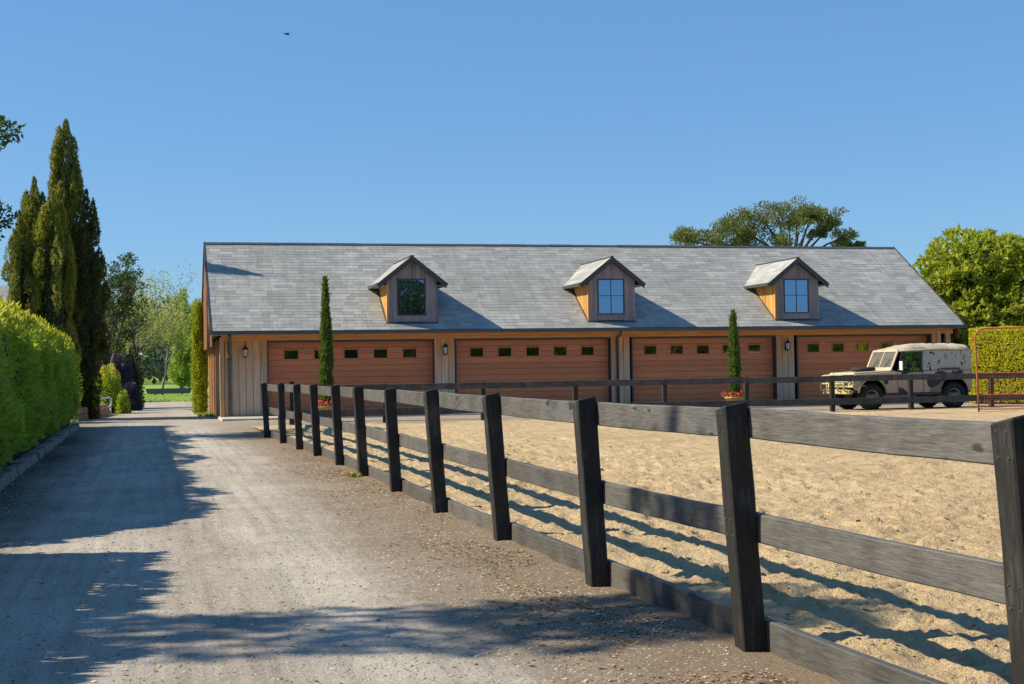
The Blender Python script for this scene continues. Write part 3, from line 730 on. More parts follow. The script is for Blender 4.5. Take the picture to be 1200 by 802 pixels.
hedge('garden_hedge', 'near length of green hedge just outside the left of the picture', [(-3.45, 5.2), (-3.2, 8), (-2.98, 12.15)], 1.2, 2.1, 800, 'hedge', 'hedgesun', (.12, .06), seed=2)
hedge('golden_hedge', 'tall yellow-green hedge behind the rusty gate', [(27.4, 42.4), (29.6, 38.0)], 1.1, 2.56, 1000, 'hedgeR', 'hedgeR', (.075, .045), seed=3, pointed=.0, lumpk=.22, boxy=True)
hedge('dark_hedge', 'dark green hedge behind the right end of the garage', [(29.0, 52.0), (37.0, 49.0)], 1.6, 2.5, 220, 'dkleaf', 'dkleaf', (.14, .07), seed=4)
# stone edging under the hedge, stone by stone
ED = thing('stone_edging', 'low grey stone edging at the foot of the left hedge', 'edging', (-2, 18, 0))
y = 6.0
while y < 40.2:
    ln = rnd.uniform(.45, .8); x = -1.84-(y-12)*.008+rnd.uniform(-.02, .02) if y > 12 else -2.15
    j = lambda a: a+rnd.uniform(-.02, .02)
    hgt = rnd.uniform(.10, .15)
    o = MB().hexa([(j(x-.22), j(y), -.05), (j(x), j(y), -.05), (j(x), j(y+ln-.02), -.05), (j(x-.22), j(y+ln-.02), -.05), (j(x-.24), y, hgt), (j(x-.03), y+.01, j(hgt)), (j(x-.03), y+ln-.03, j(hgt)), (j(x-.24), y+ln-.02, hgt)]).build('stone', 'kerbstone', ED, bevel=.02)
    at_fence(o, ED); y += ln
    if 11.4 < y < 12.1: y = 12.1

# ================================================================== TREES
def root_at(name, label, cat, loc, group=None): return thing(name, label, cat, loc, 0, group)
def cypress(loc, h, rad, label, nclump, mat='cyp', per=150, name='cypress_tree', group=None, spires=()):
    t = root_at(name, label, 'tree', loc, group); x0, y0, z0 = 0, 0, 0
    MB().tube([(0, 0, -.2), (.05, 0, h*.35), (0, .03, h*.8)], [rad*.16, rad*.1, .02], 7).build('trunk', 'bark', t, True)
    prof = lambda f: np.interp(f, [0, .08, .3, .5, .72, .88, .96, 1], [.28, .55, 1, .98, .55, .47, .36, .06] if h > 9 else [.2, .4, .9, 1, .82, .55, .3, .04])
    P = []; D = []
    for k in range(nclump):
        f = rnd.random()**.9*.93; a = rnd.uniform(0, 6.283); rr = prof(f)*rad*rnd.uniform(.78, 1.12)
        c = np.array([rr*math.cos(a), rr*math.sin(a), f*h]); hh = rnd.uniform(.35, .8)*(h/9)**.5; r2 = rnd.uniform(.14, .26)*(rad/1.0)**.6*(1-.35*f)
        hh = min(hh, (h-f*h)*.9+.25)
        d = sphere_pts(per); g = (1-.18*rng.random((per, 1))**1.6)
        q = d*g*np.array([r2, r2, hh]); tap = 1-.75*np.clip(q[:, 2:]/hh, 0, 1)**1.3
        q[:, :2] *= tap; q[:, :2] += np.array([math.cos(a), math.sin(a)])*(q[:, 2:]*-.06)
        P.append(c+q); D.append(d*np.array([.75, .75, .2])+np.array([0, 0, .9])+rng.normal(size=(per, 3))*.35)
    # centre leader
    for f in np.linspace(.1, .985, int(h*3.2)):
        n_ = int(per*.8); rr = prof(f)*rad*(.46 if f < .85 else .6); d = sphere_pts(n_)
        P.append(np.array([0, 0, f*h])+d*np.array([rr, rr, .35])); D.append(d*np.array([.5, .5, .1])+np.array([0, 0, 1.2]))
    P = np.concatenate(P); D = np.concatenate(D); n_ = len(P); sc = .115*(h/9)**.35
    leaves('crown', P, D, sc*rng.uniform(.6, 1.4, n_), sc*.36*rng.uniform(.7, 1.3, n_), mat, t)
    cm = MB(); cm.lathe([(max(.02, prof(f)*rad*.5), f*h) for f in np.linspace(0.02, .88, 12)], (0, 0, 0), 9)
    cm.build('dark_core', 'hedgecore', t, True)  # dark solid core added inside the crown
    return t
CYG = None
cypress((-2.86, 49.6, 0), 9.95, .72, 'tallest cypress rising over the hedge, dark pointed top', 120, 'cyp', 420)
cypress((-3.85, 48.9, 0), 7.85, .64, 'slim cypress with a fine tip left of the tallest cypress', 90, 'cyp', 380)
cypress((-3.2, 47.9, 0), 7.3, .66, 'yellowish cypress in front, between two taller cypresses', 80, 'cypl', 380)
cypress((-2.2, 49.3, 0), 7.5, .58, 'dark cypress at the right edge of the cypress clump', 80, 'cypd', 380)
cypress((-4.25, 48.0, 0), 6.6, .5, 'short cypress at the left edge of the cypress clump', 60, 'cyp', 340)
# pencil cypresses in pots
MT['terracotta'] = simple('glazed_pot', (.52, .33, .10), .5, 0, .3, 6)
def slim(loc, h, label, potmat, plabel, flabel):
    t = root_at('pencil_cypress', label, 'tree', (loc[0], loc[1], .42), 'pencil cypresses in pots before the garage')
    MB().tube([(0, 0, -.1), (0, 0, .5), (0, 0, h*.7)], [.03, .025, .01], 6).build('trunk', 'bark', t)
    nn = 9000; f = rng.random(nn)**.85; R_ = np.interp(f, [0, .06, .2, .45, .7, .9, 1], [.07, .155, .175, .16, .105, .045, .005])
    a = rng.random(nn)*6.283; rr = R_*(.62+.55*vnoise(a*1.6, f*17+loc[0], 31))*(1-.25*rng.random(nn)**2)
    P = np.stack([rr*np.cos(a), rr*np.sin(a), f*h], 1); D = np.stack([np.cos(a)*.4, np.sin(a)*.4, np.ones(nn)], 1)+rng.normal(size=(nn, 3))*.22
    leaves('crown', P, D, rng.uniform(.06, .14, nn)*(1+.9*(rng.random(nn) < .06)), .032, 'slim', t)
    MB().lathe([(float(np.interp(g, [0, .06, .2, .45, .7, .9, 1], [.05, .10, .12, .11, .07, .03, .004])), g*h) for g in np.linspace(0, .96, 10)], (0, 0, 0), 8).build('dark_core', 'hedgecore', t)  # solid dark filling added inside the slim crown
    p = root_at('flower_pot', plabel, 'pot', (loc[0], loc[1], .014), 'pots of the pencil cypresses')
    MB().lathe([(.19, 0), (.20, .02), (.29, .40), (.325, .40), (.335, .45), (.30, .46), (.28, .44)], (0, 0, 0), 20).build('pot_body', potmat, p, True)
    MB().lathe([(.275, .41), (.0, .44)], (0, 0, 0), 16).build('soil', 'hedgecore', p)
    q = root_at('flowers', flabel, 'flowers', (loc[0], loc[1], .45), 'pink flowers in the pots')
    n2 = 150; a = rng.random(n2)*6.283; r2 = .16+.24*rng.random(n2)
    P = np.stack([r2*np.cos(a), r2*np.sin(a), .02+.14*rng.random(n2)], 1)
    leaves('petals', P, sphere_pts(n2, .5), .07, .06, 'flower', q, True)
    P = np.stack([r2*np.cos(a+.3), r2*np.sin(a+.3), .0+.10*rng.random(n2)], 1)
    leaves('leaves', P, sphere_pts(n2, .5), .09, .05, 'slim', q, True)
slim((4.79, 40.3), 3.72, 'slim green pencil cypress before the first garage door', 'terracotta', 'ochre flower pot before the first garage door', 'pink flowers round the cypress before the first door')
slim((17.6, 40.6), 2.68, 'slim pale green pencil cypress before the third garage door', 'terracotta', 'flower pot before the third garage door, mostly behind rails', 'pink flowers round the cypress before the third door')

def branching(base, h, spread, levels=3, seed=0, r0=.2, n0=5, up=.75, lean=(0, 0)):
    """tapered trunk + limbs -> MB, tip list"""
    rr = random.Random(seed); m = MB(); tips = []
    def grow(p, d, L, r, lv):
        pts = [p]; q = p; dd = d.copy()
        for k in range(4):
            dd = (dd+Vector((rr.uniform(-.18, .18), rr.uniform(-.18, .18), rr.uniform(-.02, .12)))).normalized(); q = q+dd*L/4; pts.append(q)
        m.tube(pts, [r*(1-.13*k) for k in range(5)], 7 if lv < 2 else 5, cap=False)
        if lv >= levels: tips.append((q, dd)); return
        for k in range(n0 if lv == 0 else rr.randint(2, 4)):
            a = rr.uniform(0, 6.283); b = Vector((math.cos(a)*spread, math.sin(a)*spread, rr.uniform(.25, 1)*up)).normalized()
            grow(pts[rr.randint(2, 4)], (dd*.55+b).normalized(), L*rr.uniform(.55, .8), r*.5, lv+1)
            if lv >= 1: tips.append((pts[3], dd))
    grow(Vector((0, 0, -.2)), Vector((lean[0], lean[1], 1)).normalized(), h, r0, 0)
    return m, tips
def leafy_tree(name, label, loc, h, spread, r0, clump, per, L, mat, bark='bark', seed=0, levels=3, n0=5, up=.75, group=None, flat=.8, lean=(0, 0), wf=.5):
    t = root_at(name, label, 'tree', loc, group)
    m, tips = branching(None, h, spread, levels, seed, r0, n0, up, lean)
    m.build('trunk', bark, t, True)
    cs = [np.array(tuple(p)) for p, d in tips]; rs = [np.array([clump, clump, clump*flat])*rnd.uniform(.6, 1.25) for _ in cs]
    P, D = blob_leaves(cs, rs, per, L, .5, .6, .25, .6); n_ = len(P)
    leaves('crown', P, D, L*rng.uniform(.6, 1.4, n_), L*wf*rng.uniform(.7, 1.3, n_), mat, t)
    return t
# dark tree whose branch ends hang in at the left edge
def clumps_tree(name, label, loc, clumps, trunk_pts, trunk_r, limbs, per, L, mat, bark='bark', wf=.5, up=.25, shell=.5, core=None):
    t = root_at(name, label, 'tree', loc); m = MB(); m.tube(trunk_pts, trunk_r, 8, cap=False)
    for l_ in limbs: m.tube(l_[0], l_[1], 6, cap=False)
    m.build('trunk', bark, t, True)
    P, D = blob_leaves([c for c, r in clumps], [r for c, r in clumps], per, L, .5, .65, up, shell); n_ = len(P)
    leaves('crown', P, D, L*rng.uniform(.6, 1.4, n_), L*wf*rng.uniform(.7, 1.3, n_), mat, t)
    if core:
        for c, r in clumps:
            pass
    return t
cl = []
for (x, z, s) in ((3.1, 7.3, .5), (2.75, 7.0, .6), (2.5, 7.7, .55), (2.2, 6.6, .6), (2.95, 5.2, .55), (2.6, 4.8, .6), (2.3, 5.5, .7), (1.9, 4.6, .7)):
    cl.append((np.array([x, rnd.uniform(-.5, .5), z]), np.array([s, s, s*.55])))
for k in range(26):
    a = rnd.uniform(0, 6.283); r = rnd.uniform(.4, 2.0); cl.append((np.array([r*math.cos(a), r*math.sin(a), rnd.uniform(4.6, 8.6)]), np.array([.7, .7, .45])))
lim = [([(0, 0, 3.5), (1.2, .1, 5.2), (2.3, 0, 6.9), (3.0, 0, 7.3)], [.10, .07, .035, .012]), ([(0, 0, 2.8), (1.2, .1, 3.8), (2.3, .1, 4.9), (2.9, .1, 5.2)], [.09, .06, .03, .01]), ([(0, 0, 4), (-1, .6, 6), (-1.5, 1, 7.5)], [.09, .06, .02])]
clumps_tree('leafy_tree', 'dark leafy tree reaching in from the left picture edge', (-6.6, 34.8, 0), cl, [(0, 0, -.2), (.1, 0, 3), (.1, .1, 6), (0, .1, 8)], [.22, .16, .09, .03], lim, 300, .13, 'dkleaf')
# tree out of frame to the left that shades the near drive
cl = []
for k in range(15):
    cl.append((np.array([rnd.uniform(-1.9, 2.1), rnd.uniform(-.75, .55), rnd.uniform(7.0, 9.6)]), np.array([.75, .34, .45])))
clumps_tree('leafy_tree', 'tall tree left of the picture whose shade falls across the near drive', (-9.6, 10.1, 0), cl, [(0, 0, -.2), (.1, 0, 4), (0, 0, 8.5)], [.22, .17, .06], [([(0, 0, 5.5), (.8, .2, 7), (1.7, .3, 8.2)], [.1, .07, .02]), ([(0, 0, 5), (-.8, -.3, 7), (-1.6, -.4, 8.4)], [.1, .07, .02])], 190, .17, 'dkleaf')
# big glossy-leaved tree on the right
def rosette_tree(name, label, loc, ell, nros, L, mat):
    t = root_at(name, label, 'tree', loc); m, tips = branching(None, 2.6, .9, 2, 3, .28, 6, .6); m.build('trunk', 'bark', t, True)
    P = []; D = []; cores = []
    for (c, r, k) in ell:
        c = np.array(c); r = np.array(r); cores.append((c, r)); n_ = int(nros*k)
        d = sphere_pts(n_, .12); lump = .74+.42*vnoise(d[:, 0]*3.6+9, d[:, 2]*3.6+d[:, 1]*2.4+9, 40+int(k*10))
        pts = c+d*r*lump[:, None]
        ax = unit(d*.6+np.array([0, 0, .75])+rng.normal(size=(n_, 3))*.2)
        for q in range(8):
            P.append(pts+rng.normal(size=(n_, 3))*.03); D.append(ax*.55+unit(rng.normal(size=(n_, 3)))*.75)
        n3 = n_*2; d3 = sphere_pts(n3); P.append(c+d3*r*rng.uniform(.55, .8, (n3, 1))); D.append(rng.normal(size=(n3, 3)))
    P = np.concatenate(P); D = np.concatenate(D); n_ = len(P)
    leaves('crown', P, D, L*rng.uniform(.7, 1.3, n_), L*.42*rng.uniform(.8, 1.2, n_), mat, t)
    b = MB()
    for c, r in cores: b.lathe([(max(.03, math.sin(a)*r[0]*.62), -math.cos(a)*r[2]*.62) for a in np.linspace(.05, 3.09, 8)], c, 9)
    b.build('dark_core', 'hedgecore', t, True)  # dark solid lumps added inside the leaf masses
    return t
rosette_tree('magnolia_tree', 'large glossy green tree behind the right end of the garage', (33.8, 52, 0), [((0, 0, 5.3), (2.9, 2.6, 1.6), 1.0), ((-1.3, -.8, 4.6), (1.6, 1.5, 1.2), .4), ((1.6, -1.2, 4.9), (2.0, 1.8, 1.4), .55), ((-.6, -1.6, 3.1), (1.9, 1.5, 1.2), .6), ((1.2, -1.9, 3.0), (2.2, 1.6, 1.5), .7), ((2.9, -.6, 3.6), (2.2, 2.0, 1.9), .6)], 900, .27, 'mag')
# umbrella pine far behind the roof
def pine_tree():
    t = root_at('pine_tree', 'flat-topped umbrella pine standing far behind the roof', 'tree', (38.6, 80, 0)); m = MB()
    m.tube([(0, 0, -.3), (.3, 0, 4), (.2, 0, 7.6)], [.45, .36, .28], 8, cap=False)
    R2 = random.Random(4); cl = []
    arr = [(-7.2, 9.3, .95, .36), (-6.3, 9.75, 1.2, .48), (-5.2, 9.55, 1.1, .45), (-4.3, 10.2, .95, .5), (-3.4, 10.5, 1.1, .55), (-3.6, 9.5, .9, .4), (-2.3, 10.9, 1.2, .55), (-1.9, 9.9, 1.0, .45), (-1.0, 11.2, 1.3, .5), (-.6, 10.2, 1.1, .5), (.5, 11.35, 1.4, .42), (1.7, 11.2, 1.2, .4), (2.6, 10.9, 1.0, .38), (3.3, 10.4, .8, .34), (3.2, 9.55, .75, .35), (4.1, 9.15, .6, .26), (2.2, 9.9, .5, .25), (-2.8, 9.3, 1.1, .4), (-.9, 9.3, 1.0, .42), (.5, 10.5, .6, .25), (4.7, 9.0, .45, .2), (1.2, 10.7, .6, .25)]
    for x, z, r, v in arr:
        base = (.2+R2.uniform(-.1, .1), 0, R2.uniform(6.5, 7.6)) if x > -3.5 else (-2.5+R2.uniform(-1, .5), 0, 8.2)
        yy = R2.uniform(-1.2, 1.2); q = lambda k: (base[0]+(x-base[0])*k, yy*k, base[2]+(z-base[2])*(k**.8)+R2.uniform(-.12, .12))
        m.tube([base, q(.3), q(.65), (x, yy, z-.12)], [.14, .10, .06, .02], 6, cap=False)
        for k in range(9):
            cl.append((np.array([x+R2.uniform(-.7, .7)*r, yy+R2.uniform(-1, 1)*r, z+R2.uniform(-1.3, .4)*v]), np.array([r*.5, r*.5, v*.66])))
    m.tube([(.2, 0, 6.8), (-1.2, 0, 7.7), (-2.6, .1, 8.3), (-4.6, .2, 9.0)], [.2, .16, .12, .05], 6, cap=False)
    m.build('trunk', 'bark', t, True)
    P, D = blob_leaves([c for c, r in cl], [r for c, r in cl], 105, .2, .3, .5, .6, .7); n_ = len(P)
    leaves('crown', P, D, rng.uniform(.12, .26, n_), .075, 'pine', t)
pine_tree()
# trees and shrubs at the end of the drive
leafy_tree('leafy_tree', 'dark leafy tree right of the cypress clump', (-1.95, 60.8, 0), 3.0, .55, .14, .36, 60, .13, 'dkleaf', seed=11, levels=3, n0=6)
leafy_tree('budding_tree', 'loose budding tree with bare twigs behind the dark shrubs', (-1.2, 66, 0), 2.9, .75, .10, .42, 9, .11, 'pale', 'barkpale', seed=15, levels=4, n0=5, wf=.45)
leafy_tree('young_tree', 'thin young spring tree in the green field, left one', (-1.25, 106, -.02), 4.0, .7, .10, .75, 34, .15, 'pale', 'barkpale', seed=21, levels=3, n0=7, wf=.55, group='young trees in the field')
leafy_tree('young_tree', 'thin young spring tree in the green field, right one', (.5, 112, -.02), 3.6, .7, .10, .75, 34, .15, 'pale', 'barkpale', seed=24, levels=3, n0=7, wf=.55, group='young trees in the field')
def poplar(loc, h, rad, label, seed):
    t = root_at('poplar_tree', label, 'tree', loc, 'poplars beyond the field'); R2 = random.Random(seed); m = MB(); m.tube([(0, 0, -.2), (0, 0, h*.5), (0, 0, h*.95)], [.16, .1, .02], 7, cap=False)
    cs = []; rs = []
    for k in range(60):
        f = .1+.88*R2.random(); rr = rad*math.sin(math.pi*min(.97, f*.85+.1))**.7*R2.uniform(.1, 1); a = R2.uniform(0, 6.283)
        cs.append(np.array([rr*math.cos(a), rr*math.sin(a), f*h])); rs.append(np.array([.3, .3, .6])*R2.uniform(.7, 1.3))
        if k % 2 == 0: m.tube([(0, 0, f*h*.75), tuple(cs[-1])], [.04, .01], 4, cap=False)
    m.build('trunk', 'barkpale', t); P, D = blob_leaves(cs, rs, 115, .2, .5, .5, .5, .6); n_ = len(P)
    leaves('crown', P, D, rng.uniform(.12, .28, n_), .12, 'poplar', t)
poplar((2.05, 118, 0), 8.4, 1.15, 'bright green poplar just left of the golden conifer', 1)
poplar((3.5, 120, 0), 7.6, 1.0, 'bright green poplar half hidden by the golden conifer', 2)
poplar((3.0, 131, 0), 7.0, .9, 'pale green poplar behind the two nearer poplars', 3)
# golden columnar conifer beside the garage
def column(name, label, loc, h, r, mat, n_=16000, L=.09, cat='tree'):
    t = root_at(name, label, cat, loc); MB().tube([(0, 0, -.1), (0, 0, h*.8)], [.06, .02], 6).build('trunk', 'bark', t)
    f = rng.random(n_); a = rng.random(n_)*6.283; R_ = np.interp(f, [0, .05, .5, .85, .96, 1], [.85, 1, 1, .85, .5, .1])*r
    rr = R_*(.80+.4*vnoise(a*2.2, f*16, 33))*(1-.3*rng.random(n_)**2)
    P = np.stack([rr*np.cos(a), rr*np.sin(a), f*h], 1); D = np.stack([np.cos(a)*.6, np.sin(a)*.6, np.ones(n_)*.9], 1)+rng.normal(size=(n_, 3))*.3
    leaves('crown', P, D, L*rng.uniform(.6, 1.4, n_), L*.45, mat, t)
    MB().lathe([(float(np.interp(g, [0, .5, .85, .96], [.6, .7, .55, .3]))*r, g*h) for g in np.linspace(0, .96, 8)], (0, 0, 0), 8).build('dark_core', 'hedgecore', t)  # solid dark column added behind the sprays
    return t
column('columnar_conifer', 'golden columnar conifer against the left end of the garage', (1.58, 52.6, 0), 4.05, .24, 'goldcon', 12000)
def shrub(name, label, loc, r, mat, per=2600, L=.09, group=None, topm=None):
    t = root_at(name, label, 'shrub', loc, group); MB().tube([(0, 0, -.1), (0, 0, r[2])], [.05, .02], 5).build('stem', 'bark', t)
    d = sphere_pts(per, .1); d[:, 2] = np.abs(d[:, 2]); lump = .85+.3*vnoise(d[:, 0]*3+5, d[:, 1]*3+d[:, 2]*2+5, 51)
    P = d*np.array(r)*np.array([1, 1, 2.])*(lump*(1-.3*rng.random(per)**2))[:, None]; D = d+np.array([0, 0, .5])+rng.normal(size=(per, 3))*.35
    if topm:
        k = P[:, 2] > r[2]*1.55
        leaves('tips', P[k], D[k], L*rng.uniform(.7, 1.3, k.sum()), L*.5, topm, t, True); P, D = P[~k], D[~k]  # top leaves take the sunlit yellow as their own colour
    n_ = len(P); leaves('foliage', P, D, L*rng.uniform(.7, 1.3, n_), L*.5, mat, t)
    MB().lathe([(max(.02, math.cos(a)*.75*r[0]), math.sin(a)*1.5*r[2]) for a in np.linspace(0, 1.5, 6)], (0, 0, 0), 9).build('dark_core', 'hedgecore', t)  # solid dark dome added inside the shrub
    return t
shrub('round_shrub', 'rounded green shrub with sunlit yellow top by the white rail', (-1.80, 56.2, 0), (.58, .6, .86), 'hedge', 4200, .09, None, 'hedgesun')
shrub('plum_shrub', 'dark plum-coloured shrub at the end of the garden', (-1.05, 60.0, 0), (.42, .5, .52), 'purple', 3600, .1)
shrub('plum_shrub', 'tall blue-black shrub under the leafy tree', (-1.75, 63.0, 0), (.95, .7, 1.2), 'purple', 5200, .12)
shrub('dark_shrub', 'dark green shrub between leafy tree and plum shrubs', (-2.3, 64.6, 0), (.9, .8, 2.1), 'dkleaf', 5200, .12)
shrub('dark_shrub', 'small round dark shrub above the plum shrub', (-.95, 64.5, .0), (.42, .4, 1.3), 'dkleaf', 2600, .1)
shrub('small_shrub', 'small yellow-green shrub beside the rounded one', (-1.22, 55.6, 0), (.26, .26, .40), 'hedge', 1400, .08)
shrub('dark_shrub', 'dark bushy shrub behind the hedge left of the cypresses', (-5.6, 46.0, 0), (1.6, 1.2, 2.05), 'dkleaf', 7000, .13)
hedge('boundary_hedge', 'high green boundary hedge behind the viewpoint, mirrored in the door panes', [(-14, -25), (70, -25)], 2.0, 5.2, 26, 'hedge', 'hedge', (.5, .3), core_in=.4, seed=5)
# off-frame trees behind the camera, mirrored in the panes
for k, (x, y, h) in enumerate(((19, -14, 4.3), (8, -17, 4.6), (27, -22, 2.6), (36, -20, 2.2), (-2, -15, 4.2), (47, -22, 2.2), (14, -20, 3.8))):
    leafy_tree('leafy_tree', ['broad tree behind the viewpoint, mirrored in the left dormer window', 'tree behind the viewpoint, left of the broad one', 'low tree behind the viewpoint, toward the right', 'second low tree behind the viewpoint, farther right', 'tree behind the viewpoint at the start of the drive', 'low tree behind the viewpoint at far right', 'tree behind the viewpoint, in the back row'][k], (x, y, 0), h, 1.0, .2, 1.1, 45, .38, 'dkleaf', seed=60+k, levels=3, n0=6, group='trees behind the viewpoint')
# far wood
V = []
for k in range(520):
    y = rnd.uniform(230, 700); x = y*rnd.uniform(-.16, .16); h = rnd.uniform(7, 15); r = h*rnd.uniform(.28, .42)
    z0 = float(terr(np.array([x]), np.array([y]))[0]); n_ = 110; d = sphere_pts(n_)
    P = np.array([x, y, z0+h*.55])+d*np.array([r, r, h*.48])*(1-.5*rng.random((n_, 1))**2)
    V.append(leaf_arrays(P, d+rng.normal(size=(n_, 3))*.5, rng.uniform(.9, 1.8, n_), rng.uniform(.7, 1.2, n_)))
V = np.concatenate(V); o = link('distant_wood', mesh_np('distant_wood', V, np.arange(len(V)).reshape(-1, 4)), 'blueg')
tag(o, 'grey-green distant wood on the rising ground beyond the field', 'wood'); kind(o, 'stuff')

# ================================================================== SMALL THINGS AT THE END OF THE DRIVE
W = thing('stone_wall', 'low brown stone garden wall past the end of the hedge', 'wall', (-2.3, 50, 0))
for c_ in range(2):
    y = 46.6
    while y < 54.5:
        ln = rnd.uniform(.4, .75); x = -2.42+(y-46.6)*.085; j = lambda a: a+rnd.uniform(-.015, .015)
        o = MB().hexa([(j(x-.2), y, c_*.21), (j(x+.02), y, c_*.21), (j(x+.02+.08*ln), y+ln-.02, c_*.21), (j(x-.2), y+ln-.02, c_*.21), (j(x-.2), y, c_*.21+.2), (j(x+.02), y, c_*.21+.2), (j(x+.02+.08*ln), y+ln-.02, c_*.21+.2), (j(x-.2), y+ln-.02, c_*.21+.2)]).build('stone', 'sandstone', W, bevel=.02)
        at_fence(o, W); y += ln
MT['whitepaint'] = simple('white_paint', (.78, .78, .76), .4, 0, .1)
r = MB().tube([(-2.45, 53.0, .60), (-2.05, 53.0, .62), (-2.0, 53.0, .72), (-1.94, 53.0, .64), (-1.63, 53.0, .66), (-1.58, 53.0, .62), (-1.58, 53.0, .38), (-1.66, 53.0, .30)], .035, 8).tube([(-2.45, 53, .60), (-2.45, 53, .0)], .03, 8).tube([(-1.6, 53, .33), (-1.6, 53, .0)], .03, 8).build('handrail', 'whitepaint', None, True)
tag(r, 'bent white metal pipe rail behind the low stone wall', 'handrail')
t = thing('marker_post', 'slender post with pale pink round top beside the rounded shrub', 'post', (-1.70, 58.5, 0))
MB().tube([(0, 0, 0), (0, 0, 1.75)], .035, 8).build('pole', 'whitepaint', t)
MB().lathe([(.04, 0), (.08, .05), (.085, .12), (.05, .19), (.01, .21)], (0, 0, 1.75), 10).build('cap', simple('pink_cap', (.62, .36, .30), .6), t, True)
t = thing('field_trough', 'long low dark trough lying in the green field', 'trough', (1.0, 112, 0))
MT['trough'] = simple('trough_metal', (.10, .11, .12), .5)
MB().prism([(-1.6, .05), (1.6, .05), (1.75, .38), (1.7, .46), (-1.7, .46), (-1.75, .38)], -.4, .4, 'y').build('basin', 'trough', t)
for x in (-1, 1): MB().box(x-.08, x+.08, -.43, -.401, -.02, .40).build('rib', 'trough', t)
# neighbouring house roof showing over the hedge at far left
hs = thing('neighbour_house', 'pale grey house roof showing above the hedge at the left edge', 'house', (-11.5, 78, 0))
MT['housewall'] = simple('house_wall', (.42, .38, .33), .85)
MT['houseroof'] = simple('house_roof', (.33, .31, .32), .8, 0, .3, 3)
MB().box(-6, 4.2, 0, 8, 0, 3.6).build('wall', 'housewall', hs)
rf = MB().prism([(-.5, 3.5), (4, 6.4), (8.5, 3.5), (8.5, 3.65), (4, 6.6), (-.5, 3.65)], -6.5, 4.7, 'x').build('roof', 'houseroof', hs)
MB().box(-2, -1.3, 3.5, 4.2, 5.9, 7.4).build('chimney', 'housewall', rf)
wn = MB().box(1, 2.2, -.03, .02, 1.2, 2.5).build('window', 'whitepaint', hs); MB().box(1.08, 2.12, -.045, -.031, 1.28, 2.42).build('pane', 'glass', wn)

# ================================================================== VEHICLE
def camo(name, base, patches, scale, thr, seed=0., fine=None):
    m, n, b, o = newmat(name); p = pos(n, (1, 1, 1), True)
    ad = N(n, 'ShaderNodeVectorMath', operation='ADD'); n.links.new(p, ad.inputs[0]); ad.inputs[1].default_value = (seed, seed*2, seed*.7)
    c = base
    for i, (col, th) in enumerate(patches):
        f = noise(n, ad.outputs[0], scale*(1+.35*i), 2, .4, .4); c = mix(n, c, col, ramp(n, f, [(th, 0.), (th+.012, 1.)]))
    d = noise(n, p, 14, 5, .7); c = hsv(n, c if hasattr(c, 'is_linked') else mix(n, c, c, .5), ramp(n, d, [(.25, .72), (.7, 1.05)]))
    n.links.new(c, b.inputs['Base Color']); b.inputs['Roughness'].default_value = .62; b.inputs['Specular IOR Level'].default_value = .3
    return m
MT['camo'] = camo('camouflage_paint', (.60, .42, .31), [((.05, .055, .055), .55), ((.22, .22, .13), .61)], 1.55, .6, 3.1)
MT['camotop'] = camo('pale_camouflage_paint', (.50, .51, .42), [((.035, .035, .03), .635), ((.30, .27, .18), .64)], 5.5, .68, 8.3)
MT['camobonnet'] = camo('cream_paint', (.50, .47, .31), [((.30, .20, .14), .62), ((.10, .09, .07), .70)], 2.2, .6, 1.7)
MT['peach'] = simple('peach_paint', (.58, .42, .31), .6, 0, .25, 5)
MT['creamy'] = simple('yellow_cream_paint', (.55, .50, .22), .55, 0, .35, 6)
MT['canvas'] = simple('canvas', (.50, .45, .34), .95, 0, .4, 4, .6)
MT['rubber'] = simple('tyre_rubber', (.018, .018, .018), .8, 0, .3, 9)
MT['hub'] = simple('dusty_wheel', (.26, .25, .18), .7, 0, .3, 9)
MT['chrome'] = simple('lamp_lens', (.5, .52, .52), .15, .3, .1)
CAR = thing('off_road_vehicle', 'boxy camouflage-painted four-wheel-drive parked behind the far fence', 'car', (0, 0, 0))
def arc(cx, cz, r, a0, a1, n=9): return [(cx+r*math.cos(a0+(a1-a0)*k/n), cz+r*math.sin(a0+(a1-a0)*k/n)) for k in range(n+1)]
FAX, RAX, HWID = 1.40, -1.40, .865
